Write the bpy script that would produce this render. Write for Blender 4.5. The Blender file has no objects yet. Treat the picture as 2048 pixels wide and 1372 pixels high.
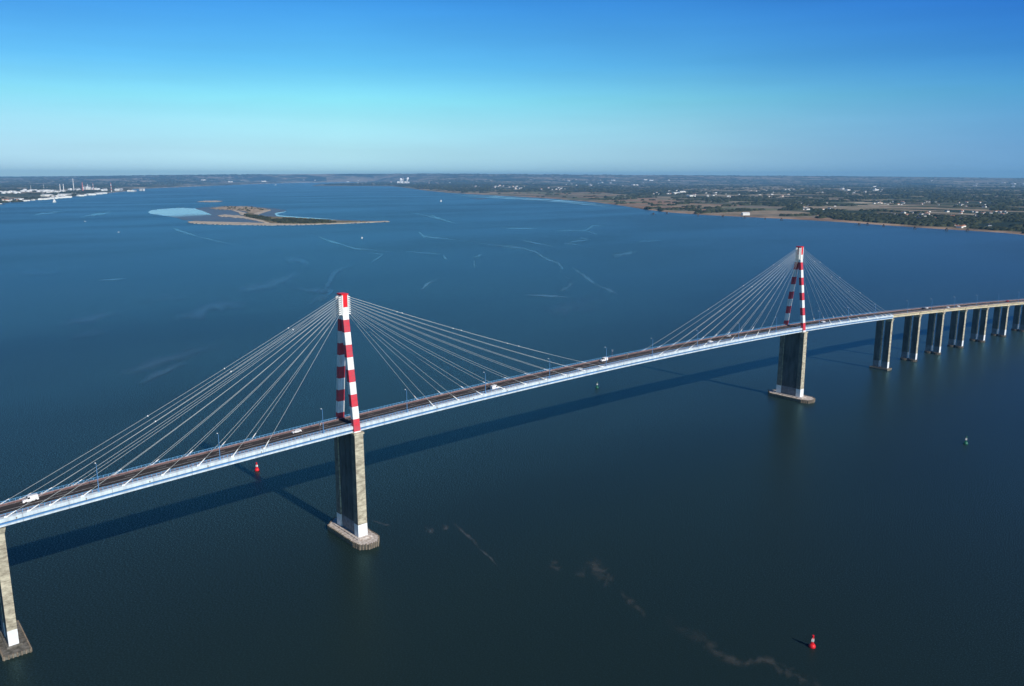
import bpy, math, random
import numpy as np
from mathutils import Vector, Matrix
random.seed(7); rng = np.random.default_rng(11)
C = bpy.context.scene.collection
SC = bpy.context.scene

# ------------------------------------------------------------------ camera, sky, sun, exposure
W, H, F = 2048.0, 1372.0, 1633.93533
CAM = np.array([-191.104, -350.653, 179.834]); YAW, PITCH, ROLL = 0.86556, -0.20063, 0.0004
Fw = np.array([math.cos(PITCH)*math.cos(YAW), math.cos(PITCH)*math.sin(YAW), math.sin(PITCH)])
Rt = np.array([math.sin(YAW), -math.cos(YAW), 0.0]); Up = np.cross(Rt, Fw)
Rt, Up = Rt*math.cos(ROLL)+Up*math.sin(ROLL), -Rt*math.sin(ROLL)+Up*math.cos(ROLL)
cd = bpy.data.cameras.new('camera'); cam = bpy.data.objects.new('camera', cd); C.objects.link(cam)
cd.sensor_fit = 'HORIZONTAL'; cd.sensor_width = 36; cd.lens = 36*F/W
cd.clip_start = 1; cd.clip_end = 200000
cam.matrix_world = Matrix(((Rt[0], Up[0], -Fw[0], CAM[0]), (Rt[1], Up[1], -Fw[1], CAM[1]), (Rt[2], Up[2], -Fw[2], CAM[2]), (0, 0, 0, 1)))
SC.camera = cam

SUN_EL = math.radians(32.2)
SUN_DIR = Vector((0.030*math.cos(SUN_EL), -math.cos(SUN_EL), math.sin(SUN_EL))).normalized()   # towards the sun
world = bpy.data.worlds.new('World'); SC.world = world; world.use_nodes = True
wn = world.node_tree.nodes; wl = world.node_tree.links
sky = wn.new('ShaderNodeTexSky'); sky.sky_type = 'NISHITA'; sky.sun_disc = False
sky.sun_elevation = SUN_EL; sky.sun_rotation = math.atan2(SUN_DIR.x, SUN_DIR.y)
sky.altitude = 180; sky.air_density = 1.0; sky.dust_density = 0.6; sky.ozone_density = 3.0
bg = wn['Background']; bg.inputs['Strength'].default_value = 0.15
# slide-film response of the sky: deeper, more saturated blue than the physical one
gam = wn.new('ShaderNodeGamma'); gam.inputs['Gamma'].default_value = 1.0
hsv = wn.new('ShaderNodeHueSaturation'); hsv.inputs['Saturation'].default_value = 1.0
tint = wn.new('ShaderNodeMix'); tint.data_type = 'RGBA'; tint.blend_type = 'MULTIPLY'; tint.inputs[0].default_value = 1
geo = wn.new('ShaderNodeTexCoord')
sep = wn.new('ShaderNodeSeparateXYZ'); wl.new(geo.outputs['Generated'], sep.inputs[0])
elev = wn.new('ShaderNodeValToRGB'); wl.new(sep.outputs['Z'], elev.inputs[0])
SKY_ELEV = [(0.0, (.56, .86, 1.0)), (.012, (.47, .73, .98)), (.03, (.41, .62, .80)), (.06, (.38, .62, .69)), (.087, (.31, .645, .655)), (.125, (.19, .515, .645)), (.192, (.112, .41, .66)), (.33, (.030, .19, .40)), (.60, (.015, .09, .20)), (1.0, (.012, .07, .17))]
for i, (p, c) in enumerate(SKY_ELEV):
    e = elev.color_ramp.elements[i] if i < 2 else elev.color_ramp.elements.new(p)
    e.position = p; e.color = (*c, 1)
azd = wn.new('ShaderNodeVectorMath'); azd.operation = 'DOT_PRODUCT'; wl.new(geo.outputs['Generated'], azd.inputs[0])
azd.inputs[1].default_value = (math.cos(YAW+1.75), math.sin(YAW+1.75), 0)
azr = wn.new('ShaderNodeMapRange'); wl.new(azd.outputs['Value'], azr.inputs[0])
azr.inputs[1].default_value = -1.0; azr.inputs[2].default_value = 1.0; azr.inputs[3].default_value = 0.0; azr.inputs[4].default_value = 1.0
azc = wn.new('ShaderNodeValToRGB'); wl.new(azr.outputs[0], azc.inputs[0])
for i, (p, c) in enumerate([(0, (.33, .48, .85)), (.166, (.45, .62, .97)), (.314, (.86, .89, 1)), (.509, (1, 1, 1)), (.685, (.90, .86, .92)), (1, (.8, .75, .85))]):
    e = azc.color_ramp.elements[i] if i < 2 else azc.color_ramp.elements.new(p); e.position = p; e.color = (*c, 1)
bst = wn.new('ShaderNodeVectorMath'); bst.operation = 'SCALE'; bst.inputs['Scale'].default_value = 1.3
azm = wn.new('ShaderNodeMix'); azm.data_type = 'RGBA'; azm.blend_type = 'MULTIPLY'; azm.inputs[0].default_value = 1
wl.new(sky.outputs[0], hsv.inputs['Color']); wl.new(hsv.outputs[0], gam.inputs[0]); wl.new(gam.outputs[0], tint.inputs[6]); wl.new(elev.outputs[0], tint.inputs[7])
wl.new(tint.outputs[2], azm.inputs[6]); wl.new(azc.outputs[0], azm.inputs[7]); skn = wn.new('ShaderNodeTexNoise'); skm = wn.new('ShaderNodeMapping'); skm.inputs['Scale'].default_value = (2.0, 2.0, 22.0); wl.new(geo.outputs['Generated'], skm.inputs[0]); wl.new(skm.outputs[0], skn.inputs['Vector'])
skn.inputs['Scale'].default_value = 1.6; skn.inputs['Detail'].default_value = 6
skr = wn.new('ShaderNodeMapRange'); wl.new(skn.outputs['Fac'], skr.inputs[0]); skr.inputs[1].default_value = .3; skr.inputs[2].default_value = .7; skr.inputs[3].default_value = .955; skr.inputs[4].default_value = 1.045
sks = wn.new('ShaderNodeVectorMath'); sks.operation = 'SCALE'; wl.new(azm.outputs[2], sks.inputs[0]); wl.new(skr.outputs[0], sks.inputs['Scale'])
wl.new(sks.outputs[0], bst.inputs[0]); wl.new(bst.outputs[0], bg.inputs['Color'])

sd = bpy.data.lights.new('sun', 'SUN'); sd.energy = 4.6; sd.angle = math.radians(0.5); sd.color = (1.0, 0.95, 0.86)
sun = bpy.data.objects.new('sun', sd); C.objects.link(sun); sun.rotation_euler = SUN_DIR.to_track_quat('Z', 'Y').to_euler()
SC.view_settings.view_transform = 'Standard'; SC.view_settings.look = 'None'; SC.view_settings.exposure = 0.0; SC.view_settings.gamma = 1.0
SC.cycles.max_bounces = 6; SC.cycles.volume_bounces = 1; SC.cycles.transparent_max_bounces = 16
SC.cycles.use_denoising = True

# ------------------------------------------------------------------ helpers
def ground(u, v, z=0.0):
    d = Fw + Rt*(u-W/2)/F + Up*(H/2-v)/F
    t = (z-CAM[2])/d[2]; return CAM + d*t
def gdist(v):                                      # ground distance seen at image row v
    return 1.0/max(1e-4, (v-353.8)/F)*CAM[2]
def tag(o, label=None, cat=None, group=None, kind=None):
    if label: o['label'] = label
    if cat: o['category'] = cat
    if group: o['group'] = group
    if kind: o['kind'] = kind
    return o
def empty(name, loc=(0, 0, 0), rz=0.0):
    o = bpy.data.objects.new(name, None); C.objects.link(o); o.location = loc; o.rotation_euler = (0, 0, rz); return o
def dup(o, parent=None):
    c = o.copy(); C.objects.link(c)
    if parent is not None: c.parent = parent
    for ch in list(o.children): dup(ch, c)
    return c
class MB:
    def __init__(s): s.v = []; s.f = []; s.m = []
    def add(s, vs, fs, mi=0):
        b = len(s.v); s.v += [tuple(map(float, p)) for p in vs]
        for f in fs: s.f.append([b+i for i in f]); s.m.append(mi)
    def box(s, c, d, mi=0, rz=0.0, taper=1.0):
        x, y, z = d[0]/2, d[1]/2, d[2]/2; vs = []
        ca, sa = math.cos(rz), math.sin(rz)
        for k, t in ((-1, 1.0), (1, taper)):
            for a, b in ((-1, -1), (1, -1), (1, 1), (-1, 1)):
                px, py = a*x*t, b*y*t
                vs.append((c[0]+px*ca-py*sa, c[1]+px*sa+py*ca, c[2]+k*z))
        s.add(vs, [(3, 2, 1, 0), (4, 5, 6, 7), (0, 1, 5, 4), (1, 2, 6, 5), (2, 3, 7, 6), (3, 0, 4, 7)], mi)
    def tube(s, a, b, r, mi=0, n=6, r2=None):
        a = Vector(a); b = Vector(b); d = (b-a).normalized(); u = d.orthogonal().normalized(); w = d.cross(u); r2 = r if r2 is None else r2
        vs = [a+(u*math.cos(2*math.pi*i/n)+w*math.sin(2*math.pi*i/n))*r for i in range(n)]+[b+(u*math.cos(2*math.pi*i/n)+w*math.sin(2*math.pi*i/n))*r2 for i in range(n)]
        s.add(vs, [(i, (i+1) % n, n+(i+1) % n, n+i) for i in range(n)]+[tuple(range(n-1, -1, -1)), tuple(range(n, 2*n))], mi)
    def lathe(s, c, prof, mi=0, n=14):
        vs = []; fs = []
        for r, z in prof: vs += [(c[0]+r*math.cos(2*math.pi*i/n), c[1]+r*math.sin(2*math.pi*i/n), c[2]+z) for i in range(n)]
        for k in range(len(prof)-1): fs += [(k*n+i, k*n+(i+1) % n, (k+1)*n+(i+1) % n, (k+1)*n+i) for i in range(n)]
        fs += [tuple(range(n-1, -1, -1)), tuple((len(prof)-1)*n+i for i in range(n))]
        s.add(vs, fs, mi)
    def prism(s, pts, z0, z1, mi=0, mtop=None, shrink=1.0):
        n = len(pts); cx = sum(p[0] for p in pts)/n; cy = sum(p[1] for p in pts)/n
        vs = [(p[0], p[1], z0) for p in pts]+[(cx+(p[0]-cx)*shrink, cy+(p[1]-cy)*shrink, z1) for p in pts]
        s.add(vs, [(i, (i+1) % n, n+(i+1) % n, n+i) for i in range(n)]+[tuple(range(n-1, -1, -1))], mi)
        s.add(vs[n:], [tuple(range(n))], mi if mtop is None else mtop)
    def build(s, name, mats, parent=None, smooth=False):
        me = bpy.data.meshes.new(name); me.from_pydata(s.v, [], s.f)
        for m in (mats if isinstance(mats, (list, tuple)) else [mats]): me.materials.append(m)
        me.polygons.foreach_set('material_index', s.m)
        if smooth: me.polygons.foreach_set('use_smooth', [True]*len(s.f))
        me.update(); o = bpy.data.objects.new(name, me); C.objects.link(o)
        if parent is not None: o.parent = parent
        return o

def nmat(name):
    m = bpy.data.materials.new(name); m.use_nodes = True; return m, m.node_tree.nodes, m.node_tree.links, m.node_tree.nodes['Principled BSDF']
def mat(name, col, rough=0.6, spec=0.4, var=0.0, scale=1.0, stretch=(1, 1, 1), metallic=0.0, dirt=None, dirt_amt=0.5):
    m, n, l, b = nmat(name); b.inputs['Roughness'].default_value = rough; b.inputs['Specular IOR Level'].default_value = spec; b.inputs['Metallic'].default_value = metallic
    b.inputs['Base Color'].default_value = (*col, 1)
    if var > 0 or dirt:
        tc = n.new('ShaderNodeTexCoord'); mp = n.new('ShaderNodeMapping'); mp.inputs['Scale'].default_value = stretch
        l.new(tc.outputs['Object'], mp.inputs[0]); nz = n.new('ShaderNodeTexNoise'); nz.inputs['Scale'].default_value = scale; nz.inputs['Detail'].default_value = 5
        nz.inputs['Roughness'].default_value = 0.65; l.new(mp.outputs[0], nz.inputs['Vector'])
        r = n.new('ShaderNodeValToRGB'); l.new(nz.outputs['Fac'], r.inputs[0])
        d = dirt or tuple(c*(1-var) for c in col)
        r.color_ramp.elements[0].position = 0.5-0.2*(0.5+dirt_amt/2); r.color_ramp.elements[1].position = 0.62
        r.color_ramp.elements[0].color = (*d, 1); r.color_ramp.elements[1].color = (*tuple(min(1, c*(1+var*0.5)) for c in col), 1)
        l.new(r.outputs[0], b.inputs['Base Color'])
    return m

M = {}
M['concrete'] = mat('concrete', (0.48, 0.43, 0.32), 0.85, 0.2, 0.35, 0.35, (1, 1, 2.2), dirt=(0.27, 0.23, 0.17))
M['concrete_shade'] = mat('shade_toned_pier_concrete', (0.12, 0.12, 0.12), 0.9, 0.2, 0.3, 0.25, (1, 1, 0.3), dirt=(0.07, 0.07, 0.07))  # recess wall and unlit pier sides: shade put into a darker concrete colour
M['concrete_edge'] = mat('brown_pier_edge', (0.24, 0.20, 0.16), 0.9, 0.2, 0.3, 0.4, (1, 1, 0.6), dirt=(0.14, 0.12, 0.10)); M['base_shade'] = mat('shade_toned_base_paint', (0.20, 0.20, 0.22), 0.7, 0.3, 0.3, 0.5)  # white foot paint greyed for the pier sides, its shade put into the colour
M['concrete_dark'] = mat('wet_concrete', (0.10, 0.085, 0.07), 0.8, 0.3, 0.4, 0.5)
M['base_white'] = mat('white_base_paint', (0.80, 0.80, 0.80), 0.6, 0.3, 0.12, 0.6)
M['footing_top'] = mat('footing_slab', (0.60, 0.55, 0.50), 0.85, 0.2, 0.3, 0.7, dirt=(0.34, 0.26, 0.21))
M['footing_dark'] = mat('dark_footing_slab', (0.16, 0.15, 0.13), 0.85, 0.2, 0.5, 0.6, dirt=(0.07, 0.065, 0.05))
M['pile'] = mat('pile', (0.24, 0.19, 0.14), 0.8, 0.2, 0.4, 1.0)
M['red'] = mat('red_paint', (0.62, 0.03, 0.05), 0.5, 0.35, 0.15, 0.5, dirt=(0.50, 0.07, 0.09))
M['red_fresh'] = mat('bright_red_paint', (0.75, 0.012, 0.02), 0.45, 0.4)
M['white'] = mat('white_paint', (0.80, 0.80, 0.79), 0.5, 0.35, 0.2, 0.9, (1, 1, .12), dirt=(0.62, 0.60, 0.56), dirt_amt=.9)
M['girder_white'] = mat('girder_paint', (0.62, 0.69, 0.74), 0.4, 0.4, 0.22, 0.35, (1.5, 1, .15))
M['girder_blue'] = mat('girder_web_blue', (0.07, 0.20, 0.40), 0.45, 0.4, 0.15, 0.2, (0.3, 1, 1))  # blue of the recessed band along the girder side
M['blue'] = mat('railing_blue_paint', (0.16, 0.42, 0.72), 0.45, 0.4)
M['lampblue'] = mat('lamp_blue_paint', (0.10, 0.25, 0.48), 0.45, 0.4)
M['asphalt'] = mat('asphalt', (0.050, 0.044, 0.044), 0.9, 0.2, 0.3, 0.4, (0.15, 1, 1))
M['walk'] = mat('red_walkway', (0.24, 0.13, 0.12), 0.85, 0.2, 0.3, 0.5)
M['line'] = mat('road_line_paint', (0.55, 0.55, 0.53), 0.7, 0.2, 0.3, 1.5)
M['guard'] = mat('rusty_guardrail_steel', (0.30, 0.19, 0.18), 0.6, 0.3, 0.3, 0.6)
M['fascia'] = mat('girder_concrete', (0.58, 0.49, 0.33), 0.85, 0.2, 0.25, 0.3, (0.3, 1, 1))
M['cable'] = mat('cable_sheath', (0.44, 0.47, 0.47), 0.45, 0.5)
M['tyre'] = mat('tyre_rubber', (0.02, 0.02, 0.02), 0.8, 0.2)
M['glass'] = mat('car_glass', (0.02, 0.025, 0.03), 0.1, 0.6)
M['steel'] = mat('galvanised_steel', (0.35, 0.36, 0.38), 0.5, 0.4)
M['green'] = mat('buoy_green_paint', (0.012, 0.12, 0.07), 0.4, 0.5)
M['hull'] = mat('boat_paint', (0.75, 0.75, 0.72), 0.4, 0.5)
M['wood'] = mat('weathered_timber', (0.10, 0.07, 0.05), 0.85, 0.2, 0.3, 1.0)

def joints(m, axis, period, width, dark):
    # thin construction joints at a regular spacing along one axis
    n, l = m.node_tree.nodes, m.node_tree.links; b = n['Principled BSDF']; src = b.inputs['Base Color'].links[0].from_socket
    g = n.new('ShaderNodeNewGeometry'); sp = n.new('ShaderNodeSeparateXYZ'); l.new(g.outputs['Position'], sp.inputs[0])
    a = n.new('ShaderNodeMath'); a.operation = 'DIVIDE'; l.new(sp.outputs[axis], a.inputs[0]); a.inputs[1].default_value = period
    f = n.new('ShaderNodeMath'); f.operation = 'FRACT'; l.new(a.outputs[0], f.inputs[0])
    c = n.new('ShaderNodeMath'); c.operation = 'LESS_THAN'; l.new(f.outputs[0], c.inputs[0]); c.inputs[1].default_value = width/period
    x = n.new('ShaderNodeMix'); x.data_type = 'RGBA'; x.blend_type = 'MULTIPLY'; l.new(c.outputs[0], x.inputs[0]); l.new(src, x.inputs[6]); x.inputs[7].default_value = (dark, dark, dark, 1); l.new(x.outputs[2], b.inputs['Base Color'])
joints(M['concrete'], 'Z', 3.2, .22, .68); joints(M['concrete_edge'], 'Z', 3.2, .22, .7); joints(M['girder_white'], 'X', 16.0, .22, .6); joints(M['red'], 'Z', 3.03, .12, .7)
# ------------------------------------------------------------------ water
def water_mat(name, col, slope, rough, alpha=None, off=-0.95, ior=1.27, gl=(.46, .80, .86)):
    m, n, l, b = nmat(name); n.remove(b); out = n['Material Output']
    dif = n.new('ShaderNodeBsdfDiffuse'); glo = n.new('ShaderNodeBsdfGlossy'); glo.inputs['Roughness'].default_value = rough; glo.inputs['Color'].default_value = (*gl, 1)
    fr = n.new('ShaderNodeFresnel'); fr.inputs['IOR'].default_value = ior; mxs = n.new('ShaderNodeMixShader'); l.new(fr.outputs[0], mxs.inputs[0]); l.new(dif.outputs[0], mxs.inputs[1]); l.new(glo.outputs[0], mxs.inputs[2])
    l.new(mxs.outputs[0], out.inputs['Surface'])
    tc = n.new('ShaderNodeTexCoord'); g = n.new('ShaderNodeNewGeometry')
    def noise(scale, detail=2.0, vec=None, st=(1, 1, 1)):
        mp = n.new('ShaderNodeMapping'); mp.inputs['Scale'].default_value = st; mp.inputs['Rotation'].default_value = (0, 0, 0.6); l.new(g.outputs['Position'], mp.inputs[0])
        t = n.new('ShaderNodeTexNoise'); t.noise_dimensions = '2D'; t.inputs['Scale'].default_value = scale; t.inputs['Detail'].default_value = detail; l.new(mp.outputs[0], t.inputs['Vector']); return t
    # waves: two octaves of random facet slopes, modulated by big wind patches
    w1 = noise(1.3, 3.0, st=(1, 1.6, 1)); w2 = noise(4.3, 2.0)
    pt = noise(0.0016, 4.0, st=(0.6, 1.5, 1))
    def vm(op, a, bb=None, sc=None):
        x = n.new('ShaderNodeVectorMath'); x.operation = op; l.new(a, x.inputs[0])
        if bb is not None:
            if isinstance(bb, tuple): x.inputs[1].default_value = bb
            else: l.new(bb, x.inputs[1])
        if sc is not None:
            if isinstance(sc, (int, float)): x.inputs['Scale'].default_value = sc
            else: l.new(sc, x.inputs['Scale'])
        return x.outputs['Value'] if op in ('LENGTH',) else x.outputs[0]
    a1 = vm('SUBTRACT', w1.outputs['Color'], (0.5, 0.5, 0.5)); a2 = vm('SUBTRACT', w2.outputs['Color'], (0.5, 0.5, 0.5))
    s1 = vm('SCALE', a1, sc=1.3); s2 = vm('SCALE', a2, sc=0.9); sm = vm('ADD', s1, s2)
    mr = n.new('ShaderNodeMapRange'); l.new(pt.outputs['Fac'], mr.inputs[0]); mr.inputs[1].default_value = 0.35; mr.inputs[2].default_value = 0.65; mr.inputs[3].default_value = slope*0.5; mr.inputs[4].default_value = slope*1.25
    sl = vm('SCALE', sm, sc=mr.outputs[0]); fl = vm('MULTIPLY', sl, (1, 1, 0)); ad = vm('ADD', fl, (0, 0, 1)); nr = vm('NORMALIZE', ad)
    l.new(nr, glo.inputs['Normal']); l.new(nr, fr.inputs['Normal'])
    big = noise(0.0007, 5.0, st=(0.7, 1.3, 1)); r = n.new('ShaderNodeValToRGB'); l.new(big.outputs['Fac'], r.inputs[0])
    r.color_ramp.elements[0].position = 0.35; r.color_ramp.elements[1].position = 0.68
    r.color_ramp.elements[0].color = (*col, 1); r.color_ramp.elements[1].color = (col[0]*1.45, col[1]*1.12, col[2]*1.0, 1)
    l.new(r.outputs[0], dif.inputs['Color'])
    if alpha:
        uv = n.new('ShaderNodeUVMap'); uv.uv_map = 'UVMap'; sp = n.new('ShaderNodeSeparateXYZ'); l.new(uv.outputs[0], sp.inputs[0])
        br = noise(alpha[1], 5.0); ma = n.new('ShaderNodeMath'); ma.operation = 'MULTIPLY_ADD'; l.new(br.outputs['Fac'], ma.inputs[0]); ma.inputs[1].default_value = 4.0; ma.inputs[2].default_value = off
        mm = n.new('ShaderNodeMath'); mm.operation = 'MULTIPLY'; l.new(sp.outputs['X'], mm.inputs[0]); l.new(ma.outputs[0], mm.inputs[1]); mm.use_clamp = True
        m2 = n.new('ShaderNodeMath'); m2.operation = 'MULTIPLY'; l.new(mm.outputs[0], m2.inputs[0]); m2.inputs[1].default_value = alpha[0]; m2.use_clamp = True
        tr = n.new('ShaderNodeBsdfTransparent'); am = n.new('ShaderNodeMixShader'); l.new(m2.outputs[0], am.inputs[0]); l.new(tr.outputs[0], am.inputs[1]); l.new(mxs.outputs[0], am.inputs[2]); l.new(am.outputs[0], out.inputs['Surface'])
    return m
WCOL = (0.0105, 0.0235, 0.0225)
M['water'] = water_mat('river_water', WCOL, 0.60, 0.34)
M['slick'] = water_mat('calm_water', (0.085, 0.165, 0.205), 0.30, 0.14, alpha=(0.72, 0.012), off=-0.95, ior=1.33, gl=(.6, .85, 1))  # calm water's sky sheen and pale silt both put into the diffuse colour
M['slick_wide'] = water_mat('calm_water_patch', (0.062, 0.130, 0.170), 0.4, 0.2, alpha=(0.50, 0.005), off=-1.1, ior=1.31, gl=(.5, .8, 1))  # broad patches: sky sheen again carried by a lighter diffuse colour
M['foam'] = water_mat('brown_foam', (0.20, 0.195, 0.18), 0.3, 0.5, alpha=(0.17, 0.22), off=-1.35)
M['foam_white'] = water_mat('white_foam', (0.24, 0.26, 0.27), 0.3, 0.5, alpha=(0.20, 0.30), off=-1.15)
M['lagoon'] = water_mat('lagoon_water', (0.19, 0.26, 0.34), 0.12, 0.08, ior=1.33, gl=(.8, .92, 1))
M['shallow'] = water_mat('shallow_water', (0.20, 0.32, 0.42), 0.2, 0.1, alpha=(1.0, 0.006), ior=1.33, gl=(.8, .92, 1))

me = bpy.data.meshes.new('water'); N = 96; RAD = 37000
vs = [(0, 0, 0)]; fs = []
for k, r in enumerate((2000, 10000, 30000, RAD)): vs += [(r*math.cos(2*math.pi*i/N), r*math.sin(2*math.pi*i/N), 0) for i in range(N)]
fs = [(0, 1+i, 1+(i+1) % N) for i in range(N)]
for k in range(3): fs += [(1+k*N+i, 1+(k+1)*N+i, 1+(k+1)*N+(i+1) % N, 1+k*N+(i+1) % N) for i in range(N)]
me.from_pydata(vs, [], fs); me.materials.append(M['water']); wo = bpy.data.objects.new('water', me); C.objects.link(wo); tag(wo, kind='structure')

def ribbon(name, pts, half, m, z=0.05, seg=6):
    """flat streak on the water: centre line and half width given where it lies, edges fade by UV.x"""
    P = []
    for i in range(len(pts)-1):
        for k in range(seg):
            t = k/seg; P.append((pts[i][0]*(1-t)+pts[i+1][0]*t, pts[i][1]*(1-t)+pts[i+1][1]*t))
    P.append(pts[-1]); n = len(P); vs = []; uv = []
    for i, (u, v) in enumerate(P):
        a = P[max(0, i-1)]; b = P[min(n-1, i+1)]; dx, dy = b[0]-a[0], b[1]-a[1]; L = math.hypot(dx, dy) or 1
        nx, ny = -dy/L, dx/L; w = half*(0.6+0.8*random.random()); j = random.uniform(-.5, .5)*half*.5
        e = min(1, 3*i/n+.05, 3*(n-1-i)/n+.05)
        for q, a_ in ((-1, 0), (0, e), (1, 0)):
            g = ground(u+nx*(w*q+j), max(357.5, v+ny*(w*q+j)), z); vs.append(tuple(g)); uv.append((a_, 0))
    fs = []
    for i in range(n-1):
        for q in range(2): a = i*3+q; fs.append((a, a+1, a+4, a+3))
    me = bpy.data.meshes.new(name); me.from_pydata(vs, [], fs); ul = me.uv_layers.new(name='UVMap')
    for lp in me.loops: ul.data[lp.index].uv = uv[lp.vertex_index]
    me.materials.append(m); o = bpy.data.objects.new(name, me); C.objects.link(o); tag(o, kind='structure'); return o
def cr(ox, oy, sc, pts): return [(ox+x/sc, oy+y/sc) for x, y in pts]
K = 0
for half, pts in ((2.2, [(420, 340), (600, 370), (850, 400), (930, 425), (990, 465), (1080, 500), (1110, 530), (1090, 545), (1130, 590), (1190, 625)]), (4.5, [(1190, 625), (1150, 660), (1080, 690)]),
                  (3.0, [(1170, 520), (1200, 550), (1280, 600), (1340, 650), (1430, 680), (1500, 720)]), (1.6, [(1030, 278), (1270, 276), (1310, 245), (1410, 243)]), (2.4, [(1270, 278), (1310, 245)]), (1.4, [(1270, 278), (1350, 305)]),
                  (1.4, [(1190, 318), (1300, 338), (1120, 362), (1340, 395)]), (4.0, [(1440, 455), (1630, 415)]), (2.2, [(850, 718), (1050, 722), (1190, 738)]),
                  (1.2, [(640, 260), (1000, 262)]), (1.4, [(60, 150), (200, 180), (280, 200), (420, 238)]), (3.0, [(200, 172), (300, 205)]), (1.3, [(30, 420), (280, 435)]), (3.5, [(290, 440), (320, 480)]),
                  (2.4, [(130, 695), (200, 630), (280, 595)]), (2.0, [(500, 465), (560, 435)]), (1.5, [(510, 540), (505, 480)]), (1.2, [(1590, 355), (1790, 345)]), (1.6, [(120, 280), (160, 315), (420, 345)]), (1.3, [(820, 340), (1060, 390)])):
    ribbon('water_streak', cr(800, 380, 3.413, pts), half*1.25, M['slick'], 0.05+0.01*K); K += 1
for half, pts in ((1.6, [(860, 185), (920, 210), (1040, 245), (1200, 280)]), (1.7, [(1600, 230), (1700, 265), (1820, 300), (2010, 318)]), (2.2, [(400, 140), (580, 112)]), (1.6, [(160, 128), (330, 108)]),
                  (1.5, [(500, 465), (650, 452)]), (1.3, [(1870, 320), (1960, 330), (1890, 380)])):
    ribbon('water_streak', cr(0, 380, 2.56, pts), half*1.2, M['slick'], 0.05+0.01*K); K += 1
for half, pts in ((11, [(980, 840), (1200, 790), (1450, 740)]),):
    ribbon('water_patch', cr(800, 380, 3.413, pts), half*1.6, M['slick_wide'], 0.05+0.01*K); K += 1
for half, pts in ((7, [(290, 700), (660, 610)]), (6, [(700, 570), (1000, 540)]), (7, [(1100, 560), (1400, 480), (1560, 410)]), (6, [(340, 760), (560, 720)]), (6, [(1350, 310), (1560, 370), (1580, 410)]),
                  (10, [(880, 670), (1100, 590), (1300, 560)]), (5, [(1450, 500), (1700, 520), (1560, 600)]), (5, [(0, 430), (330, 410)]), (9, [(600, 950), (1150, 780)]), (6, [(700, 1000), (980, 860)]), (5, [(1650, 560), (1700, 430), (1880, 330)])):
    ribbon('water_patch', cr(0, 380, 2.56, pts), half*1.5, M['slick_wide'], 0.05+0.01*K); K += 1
for half, pts in ((2.5, [(0, 270), (200, 335), (310, 348)]), (9, [(740, 370), (870, 450)]), (6, [(960, 345), (1060, 370), (980, 410)]), (5, [(1120, 300), (1300, 455), (1430, 570), (1480, 660)]), (4, [(1480, 660), (1620, 760), (1740, 900)])):
    ribbon('foam_streak', cr(740, 1000, 6.827, pts), half*.7, M['foam_white'], 0.05+0.01*K); K += 1
for half, pts in ((12, [(500, 180), (570, 230), (600, 290)]), (9, [(600, 260), (660, 310)]), (6, [(300, 180), (350, 240)]), (6, [(440, 240), (500, 275)]), (5, [(700, 360), (860, 510)]),
                  (7, [(960, 530), (1180, 640), (1280, 720), (1420, 780), (1560, 760), (1700, 830), (1850, 905), (1900, 960)])):
    ribbon('foam_streak', cr(1000, 1060, 2.926, pts), half*1.7, M['foam'], 0.05+0.01*K); K += 1

# ------------------------------------------------------------------ the bridge
KV = 7.3407e-5; Z0 = 60.28+KV*202**2; XL, XE, XT2 = -152.0, 568.8, 410.3
def zdeck(x):
    if x > XE: return zdeck(XE)-2*KV*(XE-202)*(x-XE)
    if x < XL-10: return zdeck(XL-10)-2*KV*(202-XL+10)*(XL-10-x)
    return Z0-KV*(x-202)**2
def ydeck(x):
    if x > XE: return -(x-XE)**2/(2*3900.0)
    if x < XL: return (x-XL)**2/(2*3900.0)
    return 0.0
def hdg(x): return math.atan2(ydeck(x+1)-ydeck(x-1), 2)
def on_deck(x, y, dz=0.0):
    a = hdg(x); return (x-math.sin(a)*y, ydeck(x)+math.cos(a)*y, zdeck(x)+dz)
def sweep(name, loop, xs, mats, parent, mis=None, closed=True, caps=True):
    """sweep a section (y, dz) along the deck line; mis = material per segment"""
    n = len(loop); vs = []; fs = []; mi = []
    for x in xs: vs += [on_deck(x, y, z) for y, z in loop]
    ns = n if closed else n-1
    for k in range(len(xs)-1):
        for i in range(ns):
            j = (i+1) % n; fs.append((k*n+i, (k+1)*n+i, (k+1)*n+j, k*n+j)); mi.append(mis[i] if mis else 0)
    if closed and caps:
        fs.append(tuple(range(n))); mi.append(0); fs.append(tuple((len(xs)-1)*n+i for i in range(n-1, -1, -1))); mi.append(0)
    me = bpy.data.meshes.new(name); me.from_pydata(vs, [], fs)
    for m in mats: me.materials.append(m)
    me.polygons.foreach_set('material_index', mi); me.update()
    o = bpy.data.objects.new(name, me); C.objects.link(o); o.parent = parent; return o
def frange(a, b, st):
    n = max(1, round((b-a)/st)); return [a+(b-a)*i/n for i in range(n+1)]
bridge = empty('cable_stayed_bridge')
tag(bridge, 'road bridge over the estuary on two red and white striped pylons with stay cables', 'bridge')
sx = frange(XL-4, XE, 8)
W0 = 8.33
half = [(W0, -0.10), (W0, -1.55), (7.6, -1.62), (7.6, -2.62), (8.15, -2.68), (8.15, -3.25), (5.6, -3.55)]
prof = [(6.9, 0.0)]+half+[(-y, z) for y, z in reversed(half)]+[(-6.9, 0.0)]
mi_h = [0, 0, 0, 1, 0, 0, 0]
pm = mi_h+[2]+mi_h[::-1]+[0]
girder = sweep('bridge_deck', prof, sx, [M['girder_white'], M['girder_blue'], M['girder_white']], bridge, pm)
sweep('road_surface', [(-6.2, 0.02), (-6.2, 0.06), (5.4, 0.06), (5.4, 0.02)], sx, [M['asphalt']], girder)
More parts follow.
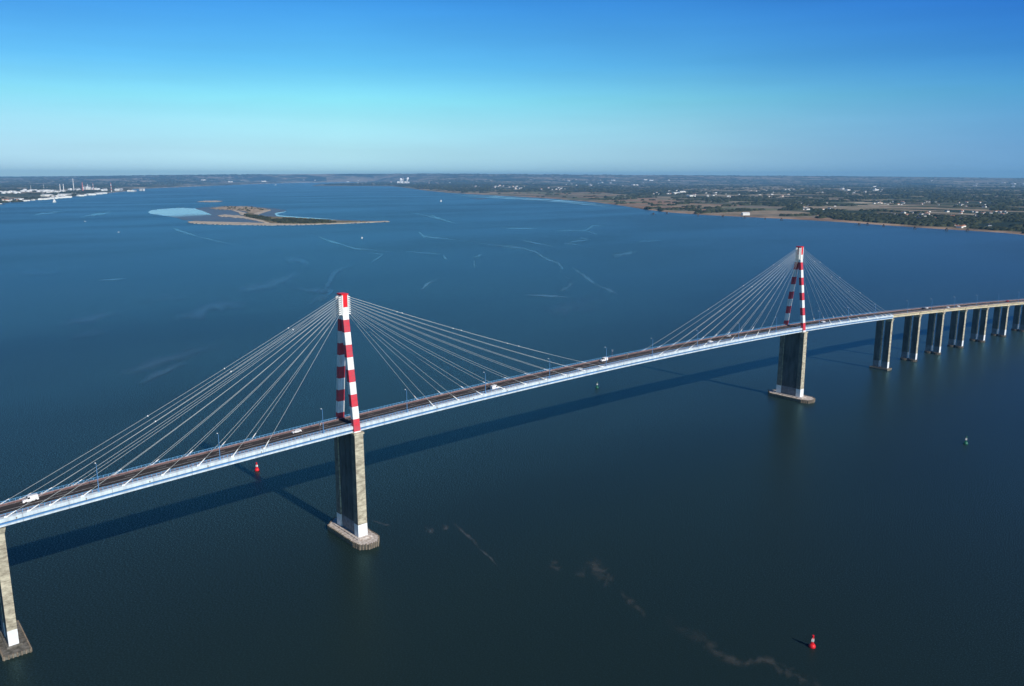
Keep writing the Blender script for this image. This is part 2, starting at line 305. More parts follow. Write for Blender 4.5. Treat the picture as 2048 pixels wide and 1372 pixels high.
sweep('walkway', [(5.5, 0.02), (5.5, 0.2), (6.75, 0.2), (6.75, 0.02)], sx, [M['walk']], girder)
def lines(parent, a, b):
    mb = MB()
    def strip(x0, x1, y, w):
        vs = [on_deck(x0, y-w, 0.066), on_deck(x0, y+w, 0.066), on_deck(x1, y+w, 0.066), on_deck(x1, y-w, 0.066)]; mb.add(vs, [(0, 3, 2, 1)])
    for x in frange(a, b, 8)[:-1]:
        for y in (-5.6, 4.9): strip(x, x+8, y, 0.10)
        strip(x, x+8, -0.45, 0.13)
    for x in frange(a, b, 13)[:-1]: strip(x, x+4, 2.1, 0.09); strip(x, x+4, -3.0, 0.09)
    mb.build('lane_marking', M['line'], parent)
lines(girder, XL-4, XE)
def railing(parent, a, b, y, m, step=1.9):
    mb = MB()
    n = round((b-a)/step)
    for k in range(n+1):
        x = a+(b-a)*k/n; p = on_deck(x, y, 0.0); mb.box((p[0], p[1], p[2]+0.62), (0.13, 0.10, 1.24), 0, hdg(x))
    for x in frange(a, b, 8)[:-1]:
        for dz, r in ((1.27, 0.075), (0.85, 0.03), (0.45, 0.03)):
            p = on_deck(x, y, dz); q = on_deck(min(b, x+8.0*(b-a)/8/max(1, round((b-a)/8))), y, dz); mb.tube(p, q, r, 0, 4)
    return mb.build('railing', m, parent)
railing(girder, XL-3, XE, -7.0, M['blue']); railing(girder, XL-3, XE, 7.0, M['blue'])
def guard(parent, a, b, y):
    mb = MB(); st = frange(a, b, 4)
    for x in st: p = on_deck(x, y, 0); mb.box((p[0], p[1], p[2]+0.35), (0.12, 0.14, 0.7), 0, hdg(x))
    for x0, x1 in zip(st[:-1], st[1:]):
        vs = [on_deck(x, y+dy, dz) for x in (x0, x1) for dy, dz in ((-.09, .45), (-.09, .82), (.06, .82), (.06, .45))]
        mb.add(vs, [(0, 4, 5, 1), (1, 5, 6, 2), (2, 6, 7, 3), (3, 7, 4, 0)], 0)
    mb.build('guardrail', M['guard'], parent)
guard(girder, XL-3, XE, 5.4); guard(girder, XL-3, XE, -6.25)

for x in frange(XL+6, XE-10, 24):
    dp = MB(); dp.box((x, -W0-.03, zdeck(x)-1.0), (.45, .12, .4), 0); dp.box((x, -W0-.02, zdeck(x)-1.35), (.2, .1, .4), 0); dp.build('drain_outlet', M['pile'], girder)
# pylons -----------------------------------------------------------
ZT = 124.3; BAND = 6.06
def leg_mesh(X, s, zbot, zt):
    """striped steel leg from the pier top to the head, red and white bands fixed to height"""
    mb = MB(); yb = 8.35*s; yt = 1.12*s; zj = zt-8.5
    def cen(z): t = (z-zbot)/(zj-zbot); return yb+(yt-yb)*t
    zs = [zbot]; k = 11
    while True:
        z = zt-k*BAND
        if z > zbot+0.5: zs.append(z)
        k -= 1
        if zt-k*BAND >= zj: break
    zs.append(zj)
    for a, b in zip(zs[:-1], zs[1:]):
        band = int(round((zt-(a+b)/2)/BAND-0.5)); mi = 0 if band % 2 == 0 else 1
        hx0, hx1 = (1.75-0.15*(a-zbot)/60, 1.75-0.15*(b-zbot)/60); hy = 1.12
        vs = []
        for z, hx in ((a, hx0), (b, hx1)): vs += [(X-hx, cen(z)-hy, z), (X+hx, cen(z)-hy, z), (X+hx, cen(z)+hy, z), (X-hx, cen(z)+hy, z)]
        mb.add(vs, [(0, 1, 5, 4), (1, 2, 6, 5), (2, 3, 7, 6), (3, 0, 4, 7)], mi)
        if a == zs[0]: mb.add(vs[:4], [(3, 2, 1, 0)], mi)
        if b == zs[-1]: mb.add(vs[4:], [(0, 1, 2, 3)], mi)
    # ladder rungs and inspection hatches along the outer face
    return mb
fan = [16*i for i in range(1, 10)]
def pylon(X, zt, anchors):
    mb = MB(); zc = zt-BAND
    mb.box((X, 0, (zc+zt)/2), (3.3, 4.5, BAND), 0); mb.box((X, 0, zt+0.25), (3.7, 4.8, 0.5), 0)
    mb.box((X, 0, (zt-8.5+zc)/2), (3.3, 4.5, 8.5-BAND), 1)
    # saddles: white stepped cheeks where cables enter, on both sides and planes
    p = mb.build('pylon', [M['red_fresh'], M['white']], bridge)
    for s in (-1, 1):
        for y in (-1.35, 1.35):
            sb = MB(); sb.box((X+s*1.78, y, zt-5.1), (0.3, 1.5, 9.6), 0)
            for k in range(9):
                z = zt-1.0-1.02*k
                v8 = [(X+s*1.9, y-0.6, z+0.30), (X+s*1.9, y+0.6, z+0.30), (X+s*1.9, y+0.6, z-0.32), (X+s*1.9, y-0.6, z-0.32), (X+s*3.1, y-0.4, z-0.15), (X+s*3.1, y+0.4, z-0.15), (X+s*3.1, y+0.4, z-0.62), (X+s*3.1, y-0.4, z-0.62)]
                sb.add(v8, [(0, 1, 5, 4), (1, 2, 6, 5), (2, 3, 7, 6), (3, 0, 4, 7), (4, 5, 6, 7), (3, 2, 1, 0)] if s > 0 else [(4, 5, 1, 0), (5, 6, 2, 1), (6, 7, 3, 2), (7, 4, 0, 3), (7, 6, 5, 4), (0, 1, 2, 3)])
            sb.build('cable_saddle', M['white'], p)
    fb = MB()
    for s in (-1, 1):
        for y in (-2.32, 2.32): fb.box((X+s*1.45, y, zt-4.7), (0.5, 0.25, 9.0), 0)
    fb.build('head_flange', M['white'], p)
    leg_mesh(X, -1, zdeck(X)-3.5, zt).build('leg', [M['red'], M['white']], p)
    leg_mesh(X, 1, zdeck(X)-3.5, zt).build('leg', [M['red'], M['white']], p)
    cb = MB(); cb.box((X, 0, zdeck(X)+0.12), (2.0, 14.4, 0.2), 0); cb.build('expansion_joint', M['asphalt'], p)
    for side, xs in anchors.items():
        for k, xa in enumerate(xs):            # k = 0 is the longest cable
            s = -1 if xa < X else 1; z = zt-1.25-1.02*k
            for y in (-1, 1):
                a = Vector((X+s*2.6, 1.35*y, z)); b = Vector((xa, 7.55*y, zdeck(xa)-0.1))
                c = MB(); L = (b-a).length; N_ = 8; sag = L*L*0.000045
                pts = [a.lerp(b, i/N_)-Vector((0, 0, 4*sag*(i/N_)*(1-i/N_))) for i in range(N_+1)]
                for i in range(N_): c.tube(pts[i], pts[i+1], 0.068, 0, 5)
                d = (a-b).normalized()
                c.tube(b, b+d*3.4, 0.23, 1, 8); c.tube(b+d*3.4, b+d*4.2, 0.15, 1, 8); c.box(b+Vector((0, 0, 0.1)), (1.5, 0.7, 0.9), 1, 0, 0.6)
                co = c.build('stay_cable', [M['cable'], M['white']], bridge)
                if k == 0:
                    for t in (0.17, 0.38, 0.61):
                        q = a.lerp(b, t)-Vector((0, 0, 4*sag*t*(1-t))); w = MB(); w.lathe((q.x, q.y, q.z), [(0.05, -0.32), (0.25, -0.2), (0.34, 0), (0.25, 0.2), (0.05, 0.32)], 0, 10); w.build('marker_ball', M['white'], co, True)
    return p
L1 = [-149.4, -141.7, -134.2, -123.0, -107.5, -92.0, -77.0, -62.0, -47.0]; R1 = [175.6, 159.4, 143.3, 127.2, 111.2, 95.1, 79.0, 62.9, 46.8]
L2 = [230.9, 247.0, 263.0, 279.2, 295.4, 311.7, 328.2, 344.4, 360.4]; R2 = [566.1, 557.2, 549.2, 536.8, 520.9, 505.0, 488.8, 471.5, 455.0]
pylon(0.0, ZT, {'l': L1, 'r': R1}); pylon(XT2, ZT+0.6, {'l': L2, 'r': R2})

def tower_pier(X, hexa, zsub):
    """wall pier: two end columns joined by a recessed wall with shade in its colour, white painted foot"""
    zt = zdeck(X)-3.7; L = 10.6; t = 1.06
    mb = MB()
    def col(s, z0, z1, mi, grow=0.0):
        # end column with chamfered inner corners
        f0 = 1+0.10*(1-(z0/zt)); f1 = 1+0.10*(1-(z1/zt)); vs = []
        for z, f in ((z0, f0), (z1, f1)):
            hx = 2.35*f+grow; yo = (L+0.35*(f-1)*10)*s+grow*s; yi = (L-3.6)*s
            vs += [(X-hx+0.0, yo-0.0*s, z), (X+hx, yo, z), (X+hx, yi, z), (X-hx, yi, z)]
        fs = [(0, 1, 5, 4), (1, 2, 6, 5), (2, 3, 7, 6), (3, 0, 4, 7), (4, 5, 6, 7), (3, 2, 1, 0)]
        if s > 0: fs = [tuple(reversed(f)) for f in fs]
        mb.add(vs, [fs[0], fs[2], fs[4], fs[5]], mi); mb.add(vs, [fs[1], fs[3]], 3 if mi == 0 else mi)  # column side faces use a darker, browner concrete
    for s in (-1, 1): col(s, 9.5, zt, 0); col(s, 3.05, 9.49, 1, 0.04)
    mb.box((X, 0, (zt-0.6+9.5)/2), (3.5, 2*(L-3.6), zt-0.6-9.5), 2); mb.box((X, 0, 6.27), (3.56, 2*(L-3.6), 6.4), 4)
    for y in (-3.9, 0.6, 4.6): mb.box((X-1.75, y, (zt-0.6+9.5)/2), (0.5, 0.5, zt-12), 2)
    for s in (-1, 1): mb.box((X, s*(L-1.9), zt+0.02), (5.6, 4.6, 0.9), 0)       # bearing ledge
    pier = mb.build('pier', [M['concrete'], M['base_white'], M['concrete_shade'], M['concrete_edge'], M['base_shade']], bridge)
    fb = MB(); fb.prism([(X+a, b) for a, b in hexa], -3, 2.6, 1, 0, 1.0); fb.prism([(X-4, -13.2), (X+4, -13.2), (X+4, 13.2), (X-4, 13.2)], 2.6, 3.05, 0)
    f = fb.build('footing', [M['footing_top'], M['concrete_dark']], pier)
    pb = MB(); n = len(hexa)
    for i in range(n):
        a, b = hexa[i], hexa[(i+1) % n]; d = math.hypot(b[0]-a[0], b[1]-a[1]); k = max(1, round(d/1.35))
        for j in range(k):
            q = j/k; x = X+a[0]+(b[0]-a[0])*q; y = a[1]+(b[1]-a[1])*q; pb.tube((x, y, -2), (x, y, 2.9+random.uniform(-.1, .25)), 0.32, 0, 7)
    pb.build('fender_pile', M['pile'], f)
tower_pier(0.0, [(-6.8, 13.0), (-6.8, -13), (-6.0, -18.0), (-2, -20.4), (3.2, -20.0), (6.6, -15.0), (6.6, 13.0), (0.5, 19.5)], 0)
tower_pier(XT2, [(-7.3, 14), (-7.3, -15), (-5, -20), (0, -21.6), (4, -20.5), (7.2, -16), (7.2, 14), (0, 20)], 0)

def twin_pier(name_parent, x, foot=False):
    a = hdg(x); mb = MB(); zt = zdeck(x)-3.1 if x > XE+5 else zdeck(x)-3.8
    def P(lx, ly): return (x+math.cos(a)*lx-math.sin(a)*ly, ydeck(x)+math.sin(a)*lx+math.cos(a)*ly)
    for s in (-1, 1):
        c = P(0, s*4.25)
        for z0, z1, mi, g in ((2.0, 8.2, 1, 0.05), (8.2, zt-2.6, 0, 0)):
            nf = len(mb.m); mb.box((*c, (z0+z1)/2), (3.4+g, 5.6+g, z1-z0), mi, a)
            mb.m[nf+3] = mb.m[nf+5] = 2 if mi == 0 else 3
        # flared head
        hx, hy = 1.7, 2.8
        vs = [(*P(dx, s*4.25+dy), zt-2.6) for dx, dy in ((-hx, -hy), (hx, -hy), (hx, hy), (-hx, hy))]+[(*P(dx, s*(4.25)+dy+s*0.7), zt) for dx, dy in ((-2.2, -3.0), (2.2, -3.0), (2.2, 3.0), (-2.2, 3.0))]
        mb.add(vs, [(0, 1, 5, 4), (1, 2, 6, 5), (2, 3, 7, 6), (3, 0, 4, 7), (4, 5, 6, 7)], 0)
    p = mb.build('pier', [M['concrete'], M['base_white'], M['concrete_shade'], M['base_shade']], name_parent)
    fb = MB()
    if foot:
        fb.box((*P(0, 0), -0.3), (9.2, 17.5 if x > 0 else 26.0, 3.4), 0, a); fb.box((*P(0, 0), 1.7), (5.4, 15.4, 0.6), 0, a)
        if x > 0:
            for s in (-1, 1): fb.box((*P(s*4.3, 0), 1.55), (0.5, 17.5, 0.5), 1, a); fb.box((*P(0, s*8.5), 1.55), (8.0, 0.5, 0.5), 1, a)
        else:
            for yy in frange(-12.8, 12.8, 1.4):
                for s in (-1, 1): fb.tube((*P(s*4.7, yy), -2), (*P(s*4.7, yy), 1.7), 0.3, 1, 6)
            for xx in frange(-4.4, 4.4, 1.4):
                for s in (-1, 1): fb.tube((*P(xx, s*13.2), -2), (*P(xx, s*13.2), 1.7), 0.3, 1, 6)
    else:
        for s in (-1, 1): fb.lathe((*P(0, s*4.25), -3), [(3.9, 0), (3.9, 5.0)], 0, 14)
    fb.build('footing', [M['footing_dark'] if foot else M['concrete_dark'], M['pile']], p)
    return p
twin_pier(bridge, XL, True); twin_pier(bridge, XE+1.0, True)

# approach viaduct --------------------------------------------------
via = empty('approach_viaduct', (0, 0, 0)); tag(via, 'pale concrete approach viaduct on twin legged piers curving away at the right', 'viaduct')
AP = [XE+0.2]+[628.5+52.2*i for i in range(0, 9)]
def viaduct(parent, xa, xb):
    pr = [(6.9, 0.0), (7.1, -0.15), (7.1, -0.75), (6.1, -0.95), (6.1, -2.9), (4.6, -2.9), (4.6, -1.1), (-4.6, -1.1), (-4.6, -2.9), (-6.1, -2.9), (-6.1, -0.95), (-7.1, -0.75), (-7.1, -0.15), (-6.9, 0.0)]
    return sweep('deck_span', pr, frange(xa, xb, 7), [M['fascia']], parent)
for i in range(len(AP)-1):
    sp = viaduct(via, AP[i]+(0.6 if i == 0 else 0.45), AP[i+1]-0.45)
    if i: twin_pier(via, AP[i])
xa, xb = AP[0]+0.1, AP[-1]
sweep('road_surface', [(-6.0, 0.02), (-6.0, 0.06), (6.0, 0.06), (6.0, 0.02)], frange(xa, xb, 7), [M['asphalt']], via)
for y in (-6.5, 6.5): sweep('parapet', [(y-0.16, 0.0), (y-0.16, 0.55), (y+0.16, 0.55), (y+0.16, 0.0)], frange(xa, xb, 7), [M['guard']], via)
lines(via, xa+1, xb-1)
railing(via, xa, xb, -6.9, M['steel'], 3.0); railing(via, xa, xb, 6.9, M['steel'], 3.0)
viw = empty('approach_viaduct', (0, 0, 0)); tag(viw, 'end of the approach viaduct running off the left edge behind the nearest pier', 'viaduct')
viaduct(viw, XL-60, XL-4.5); sweep('road_surface', [(-6.0, 0.02), (-6.0, 0.06), (6.0, 0.06), (6.0, 0.02)], frange(XL-60, XL-4.2, 7), [M['asphalt']], viw)

# lamp posts --------------------------------------------------------
def make_lamp(x, y0=-7.35):
    p = on_deck(x, y0, -0.2); o = empty('street_lamp', p, hdg(x))
    a = MB(); a.tube((0, 0, 0), (0, 0, 11.6), 0.17, 0, 8, 0.10); a.box((0, 0, 0.5), (0.45, 0.45, 1.0), 0); a.build('pole', M['lampblue'], o)
    b = MB(); b.tube((0, 0, 11.6), (0, 1.1, 12.0), 0.09, 0, 6); b.tube((0, 0, 11.6), (0, -0.5, 11.8), 0.08, 0, 6); b.build('arm', M['lampblue'], o)
    c = MB(); c.box((0, 1.3, 12.0), (0.45, 0.95, 0.26), 0, 0, 0.7); c.build('lamp_head', M['white'], o); return o
LX = [-116.7, -67.3, -17.2, 30.3, 81.8, 130.4, 179.0, 223.5, 272.0, 321.5, 371.5, 436.0, 484.0, 533.0, 600, 652, 704, 757, 810, 862]
where = ['leftmost lamp post, between the left edge and the near striped pylon', 'second lamp post from the left, well left of the near striped pylon', 'lamp post just left of the near striped pylon',
         'lamp post just right of the near striped pylon', 'second lamp post right of the near striped pylon', 'third lamp post right of the near striped pylon', 'fourth lamp post right of the near pylon, behind the white car at mid span',
         'lamp post a little right of mid span, sixth left of the far pylon is this one\'s neighbour', 'third lamp post left of the far striped pylon', 'second lamp post left of the far striped pylon', 'lamp post right beside the far striped pylon on its left']
where[7] = 'fourth lamp post left of the far striped pylon'
lamp0 = make_lamp(0)
for i, x in enumerate(LX):
    o = lamp0 if i == 0 else dup(lamp0)
    o.location = on_deck(x, -7.35 if x < XE else -6.75, -0.2); o.rotation_euler = (0, 0, hdg(x))
    if i < 11: lb = 'blue '+where[i] if 'blue' not in where[i] else where[i]
    elif i < 14: lb = 'blue lamp post, %s one right of the far striped pylon' % ['first', 'second', 'third'][i-11]
    else: lb = 'blue lamp post on the approach viaduct, %s from the far end of the white girder' % ['first', 'second', 'third', 'fourth', 'fifth', 'sixth'][i-14]
    tag(o, lb, 'lamp post', 'blue lamp posts along the bridge railing')

# road signs --------------------------------------------------------
def sign(x, y, label, h=5.2):
    o = empty('road_sign', on_deck(x, y, 0), 0); a = MB(); a.tube((0, 0, 0), (0, 0, h), 0.09, 0, 6); a.build('post', M['guard'], o)
    b = MB(); b.box((0, 0, h-0.5), (0.12, 1.2, 1.2), 0); b.build('sign_panel', M['white'], o); tag(o, label, 'road sign', 'small signs on poles beside the bridge road')
sign(-18.5, -6.6, 'thin pinkish sign pole beside the road just left of the near pylon'); sign(199.5, -6.6, 'thin pinkish sign pole beside the road right of the white car at mid span')
sign(199.5, 6.6, 'small white sign on the far railing at mid span')

# vehicles ----------------------------------------------------------
def car(x, y, paint, label, kind='car', flip=False, group='cars crossing the bridge'):
    o = empty('van' if kind == 'van' else 'car', on_deck(x, y, 0.065), hdg(x)+(math.pi if flip else 0)+math.atan(-2*KV*0)); s = 1.0
    o.rotation_euler = (0, math.atan(2*KV*(min(x, XE)-202))*(-1 if flip else 1), hdg(x)+(math.pi if flip else 0))
    L, Wd, Hh = (5.6, 2.05, 2.4) if kind == 'van' else (4.5, 1.8, 1.42)
    side = [(-L/2, .35), (-L/2, .9), (-L/2+.12, 1.0 if kind == 'car' else Hh-.1), (-L*.38, Hh if kind == 'car' else Hh), (L*.12, Hh if kind == 'car' else Hh), (L*.27, .98 if kind == 'car' else 1.25), (L/2-.15, .82 if kind == 'car' else 1.05), (L/2, .6), (L/2, .35)]
    n = len(side); b = MB(); vs = []
    for yy in (-1, 1):
        for px, pz in side: t = 1.0 if pz < 1.05 else 0.82; vs.append((px, yy*Wd/2*t, pz))
    b.add(vs, [tuple(range(n)), tuple(range(2*n-1, n-1, -1))]+[(i, n+i, n+(i+1) % n, (i+1) % n) for i in range(n)])
    body = b.build('body', paint, o)
    g = MB()
    for s_ in (-1, 1):
        z0, z1 = (1.02, Hh-.12) if kind == 'car' else (1.35, Hh-.35); x0, x1 = (-L*.33, L*.15) if kind == 'car' else (L*.02, L*.18)
        g.box(((x0+x1)/2, s_*(Wd/2*.86), (z0+z1)/2), (x1-x0, .18, z1-z0), 0)
    g.box((L*.205, 0, (Hh+1.0)/2-.02), (.32, Wd*.72, Hh-1.25), 0, 0, .9)
    g.build('window', M['glass'], o)
    for sx_ in (-1, 1):
        for sy in (-1, 1):
            w = MB(); w.tube((sx_*L*.31, sy*(Wd/2-.22), .33), (sx_*L*.31, sy*(Wd/2+.02), .33), .33, 0, 12); w.build('wheel', M['tyre'], o)
    tag(o, label, kind, group); return o
PW = mat('white_car_paint', (.82, .80, .80), .3, .5); PD = mat('dark_car_paint', (.03, .035, .05), .3, .5); PR = mat('red_car_paint', (.45, .03, .03), .3, .5); PS = mat('silver_car_paint', (.45, .46, .48), .3, .5)
car(-139.2, 2.2, PW, 'large white van in the far lane near the left edge of the bridge', 'van', True)
car(-26.3, 2.4, PW, 'white car left of the near striped pylon', 'car', True)
car(91.3, -4.2, PW, 'white van right of the near striped pylon, half way to mid span', 'van')
car(187.5, 2.6, PW, 'white van in the far lane at mid span beside a lamp post', 'van', True)
car(158.2, -4.4, PS, 'silver car in the near lane left of mid span')
car(292.4, -3.6, PW, 'bright white car in the near lane left of the far striped pylon')
car(322.4, 2.4, PS, 'silver car in the far lane left of the far striped pylon', 'car', True)
car(452.8, -1.9, PW, 'white car just right of the far striped pylon', 'car')
for x, y, p_, lb in ((657, 3.4, PD, 'dark car on the viaduct nearest the end of the white girder'), (664, 3.4, PW, 'white car right behind the dark car on the viaduct'), (697.8, -3.2, PW, 'white car in the near lane on the viaduct above the second gap between piers'),
                     (722, -3.2, PW, 'second white car in the near lane of the viaduct'), (741, -3.2, PD, 'dark car following the white cars on the viaduct'), (777, -3.2, PD, 'dark car farther along the near lane of the viaduct'), (806, -1.9, PD, 'dark car on the viaduct left of the red car'), (856, 2.5, PR, 'red car on the viaduct at the right edge')):
    car(x, y, p_, lb, 'car', y > 0)

# ------------------------------------------------------------------ buoys
def buoy(p, col, label, s=1.0, can=True):
    o = empty('buoy', (p[0], p[1], 0)); o.scale = (s, s, s); o.rotation_euler = (0.03, -0.04, 0.4)
    a = MB(); a.lathe((0, 0, -0.6), [(0.5, 0), (1.25, .5), (1.35, 1.1), (1.1, 1.75), (.7, 2.1)], 0, 18); a.build('float', col, o, True)
    b = MB()
    for k in range(4):
        t = math.pi/4+k*math.pi/2; b.tube((.62*math.cos(t), .62*math.sin(t), 1.4), (.3*math.cos(t), .3*math.sin(t), 4.3), .09, 0, 6)
    b.lathe((0, 0, 1.4), [(.62, 0), (.5, 1.0)], 0, 10); b.build('tower', col, o)
    c = MB(); c.box((0, 0, 3.1), (1.0, 1.0, 1.0), 0, 0, 0.9); c.build('number_panel', M['white'], o)
    d = MB()
    if can: d.lathe((0, 0, 4.3), [(.38, 0), (.38, .9)], 0, 12)
    else: d.lathe((0, 0, 4.3), [(.5, 0), (.03, 1.0)], 0, 12)
    d.build('topmark', col, o); e = MB(); e.lathe((0, 0, 4.0), [(.16, 0), (.16, .3)], 0, 8); e.build('lantern', M['white'], o)
    tag(o, label, 'buoy', 'channel buoys floating near the bridge')
buoy(ground(1624, 1294), M['red_fresh'], 'red buoy with white panel floating alone in dark water at lower lower right', 1.0)
buoy(ground(514, 941), M['red_fresh'], 'red buoy floating just below the bridge deck left of the near pylon', 1.05)
buoy(ground(1194, 776), M['green'], 'green buoy with white panel below the middle of the bridge', 1.1, False)
buoy(ground(1931, 888), M['green'], 'green buoy floating alone at the right edge below the viaduct', 1.15, False)

# ------------------------------------------------------------------ land
def interp(u, t): return float(np.interp(u, [a for a, b in t], [b for a, b in t]))
def vnoise(x, y, seed=0):
    xi = np.floor(x).astype(np.int64); yi = np.floor(y).astype(np.int64); xf = x-xi; yf = y-yi
    def h(a, b):
        n_ = (a*374761393+b*668265263+seed*1442695041) & 0xffffffff; n_ = ((n_ ^ (n_ >> 13))*1274126177) & 0xffffffff; return ((n_ ^ (n_ >> 16)) & 0xffff)/65535.0
    sx_ = xf*xf*(3-2*xf); sy_ = yf*yf*(3-2*yf)
    return (h(xi, yi)*(1-sx_)+h(xi+1, yi)*sx_)*(1-sy_)+(h(xi, yi+1)*(1-sx_)+h(xi+1, yi+1)*sx_)*sy_
def fbm(x, y, seed=0, o=4):
    s = 0; a = .5; 
    for k in range(o): s = s+a*vnoise(x*2**k, y*2**k, seed+k); a *= .5
    return s/(1-.5**o)
VS = [(640, 371.5), (700, 371.8), (790, 372), (830, 377), (860, 381.5), (900, 385.5), (950, 388.5), (1000, 391), (1100, 397), (1180, 404), (1240, 412), (1280, 419), (1330, 425), (1400, 430), (1480, 434), (1560, 438), (1680, 445), (1760, 451), (1830, 456), (1900, 460), (1980, 465), (2048, 472), (2200, 487), (2500, 520), (2900, 580)]
VB = [(640, 371.0), (655, 368.5), (700, 366.5), (745, 364.8), (760, 361.0), (775, 357.6)]
VN = [(-500, 470), (-120, 425), (0, 408), (60, 403.5), (110, 399), (170, 393.5), (200, 390), (250, 385.5), (285, 382), (292, 380.5), (293, 378.3), (340, 376.0), (400, 373.6), (470, 370.5), (550, 367.4), (620, 365.4), (700, 364.4), (770, 364.0)]
VM = [(700, 374), (860, 379), (930, 383.5), (1000, 384), (1100, 385), (1200, 386), (1260, 391), (1330, 397), (1420, 402), (1510, 408), (1590, 424), (1680, 442), (3000, 600)]
RING = 33000.0
def hill_h(u):      # height of the far rise that closes the horizon
    v = interp(u, [(-500, 358), (0, 356), (340, 351.5), (700, 348.2), (900, 347.8), (1100, 348.8), (1400, 350.8), (1700, 352.5), (2048, 356), (2600, 360)])
    return CAM[2]+(353.8-v)/F*RING
def elevation(x, y, r, u):
    t = np.clip((r-3500)/16000, 0, 1); und = (fbm(x/2600+3, y/2600, 5)-.42)*(8+55*t)
    r_s = np.interp(u, [380, 520, 760, 880], [20000, 28500, 29800, 20000]); s = np.clip((r-r_s)/(RING-r_s), 0, 1); s = s*s*(3-2*s)
    return 3.0+np.maximum(und, -1.0)*np.clip((r-2500)/3000, 0.05, 1)*(1-s)+hill_h(u)*s*(0.93+0.10*fbm(x/5000, y/5000, 9))
def land(name, us, vc, vb, m, label=None):
    nu = len(us); rows = 110; vs = []; att = []
    for u in us:
        a = interp(u, vc); b = vb(u); dx = (u-W/2)/F
        d = Fw+Rt*dx; az = math.atan2(d[1], d[0]); ca, sa = math.cos(az), math.sin(az)
        g = ground(u, a); r0 = math.hypot(g[0]-CAM[0], g[1]-CAM[1]); kk = (a-353.8)*r0    # r = kk/(v-vh)
        r1 = min(RING, kk/max(.05, (b-353.8)))
        jag = (float(vnoise(np.array(u/5.0), np.array(0.3), 3))-.5)*r0*0.004
        for k in range(rows):
            t = k/(rows-1); q = 1/( (1/r0)*(1-t)+(1/r1)*t ) if t > 0 else r0
            q += jag*(1-t); x = CAM[0]+ca*q; y = CAM[1]+sa*q
            if k == 0: z = -0.5
            elif k == 1: z = 1.5; q = r0+max(18, 0.003*r0)+jag; x = CAM[0]+ca*q; y = CAM[1]+sa*q
            else: z = float(elevation(np.array(x), np.array(y), q, u))
            vv = 353.8+kk/q; vs.append((x, y, z)); att.append((min(1, max(0, (q-r0-jag)/1000.0)), 1.0 if vv > interp(u, VM) and name == 'south_shore' else 0.0))
    fs = [(i*rows+k, (i+1)*rows+k, (i+1)*rows+k+1, i*rows+k+1) for i in range(nu-1) for k in range(rows-1)]
    me = bpy.data.meshes.new(name); me.from_pydata(vs, [], fs); me.materials.append(m)
    A = me.attributes.new('shore', 'FLOAT', 'POINT'); A.data.foreach_set('value', [a for a, b in att]); B = me.attributes.new('marsh', 'FLOAT', 'POINT'); B.data.foreach_set('value', [b for a, b in att])
    me.polygons.foreach_set('use_smooth', [True]*len(fs)); me.update(); o = bpy.data.objects.new(name, me); C.objects.link(o); tag(o, kind='structure'); return o
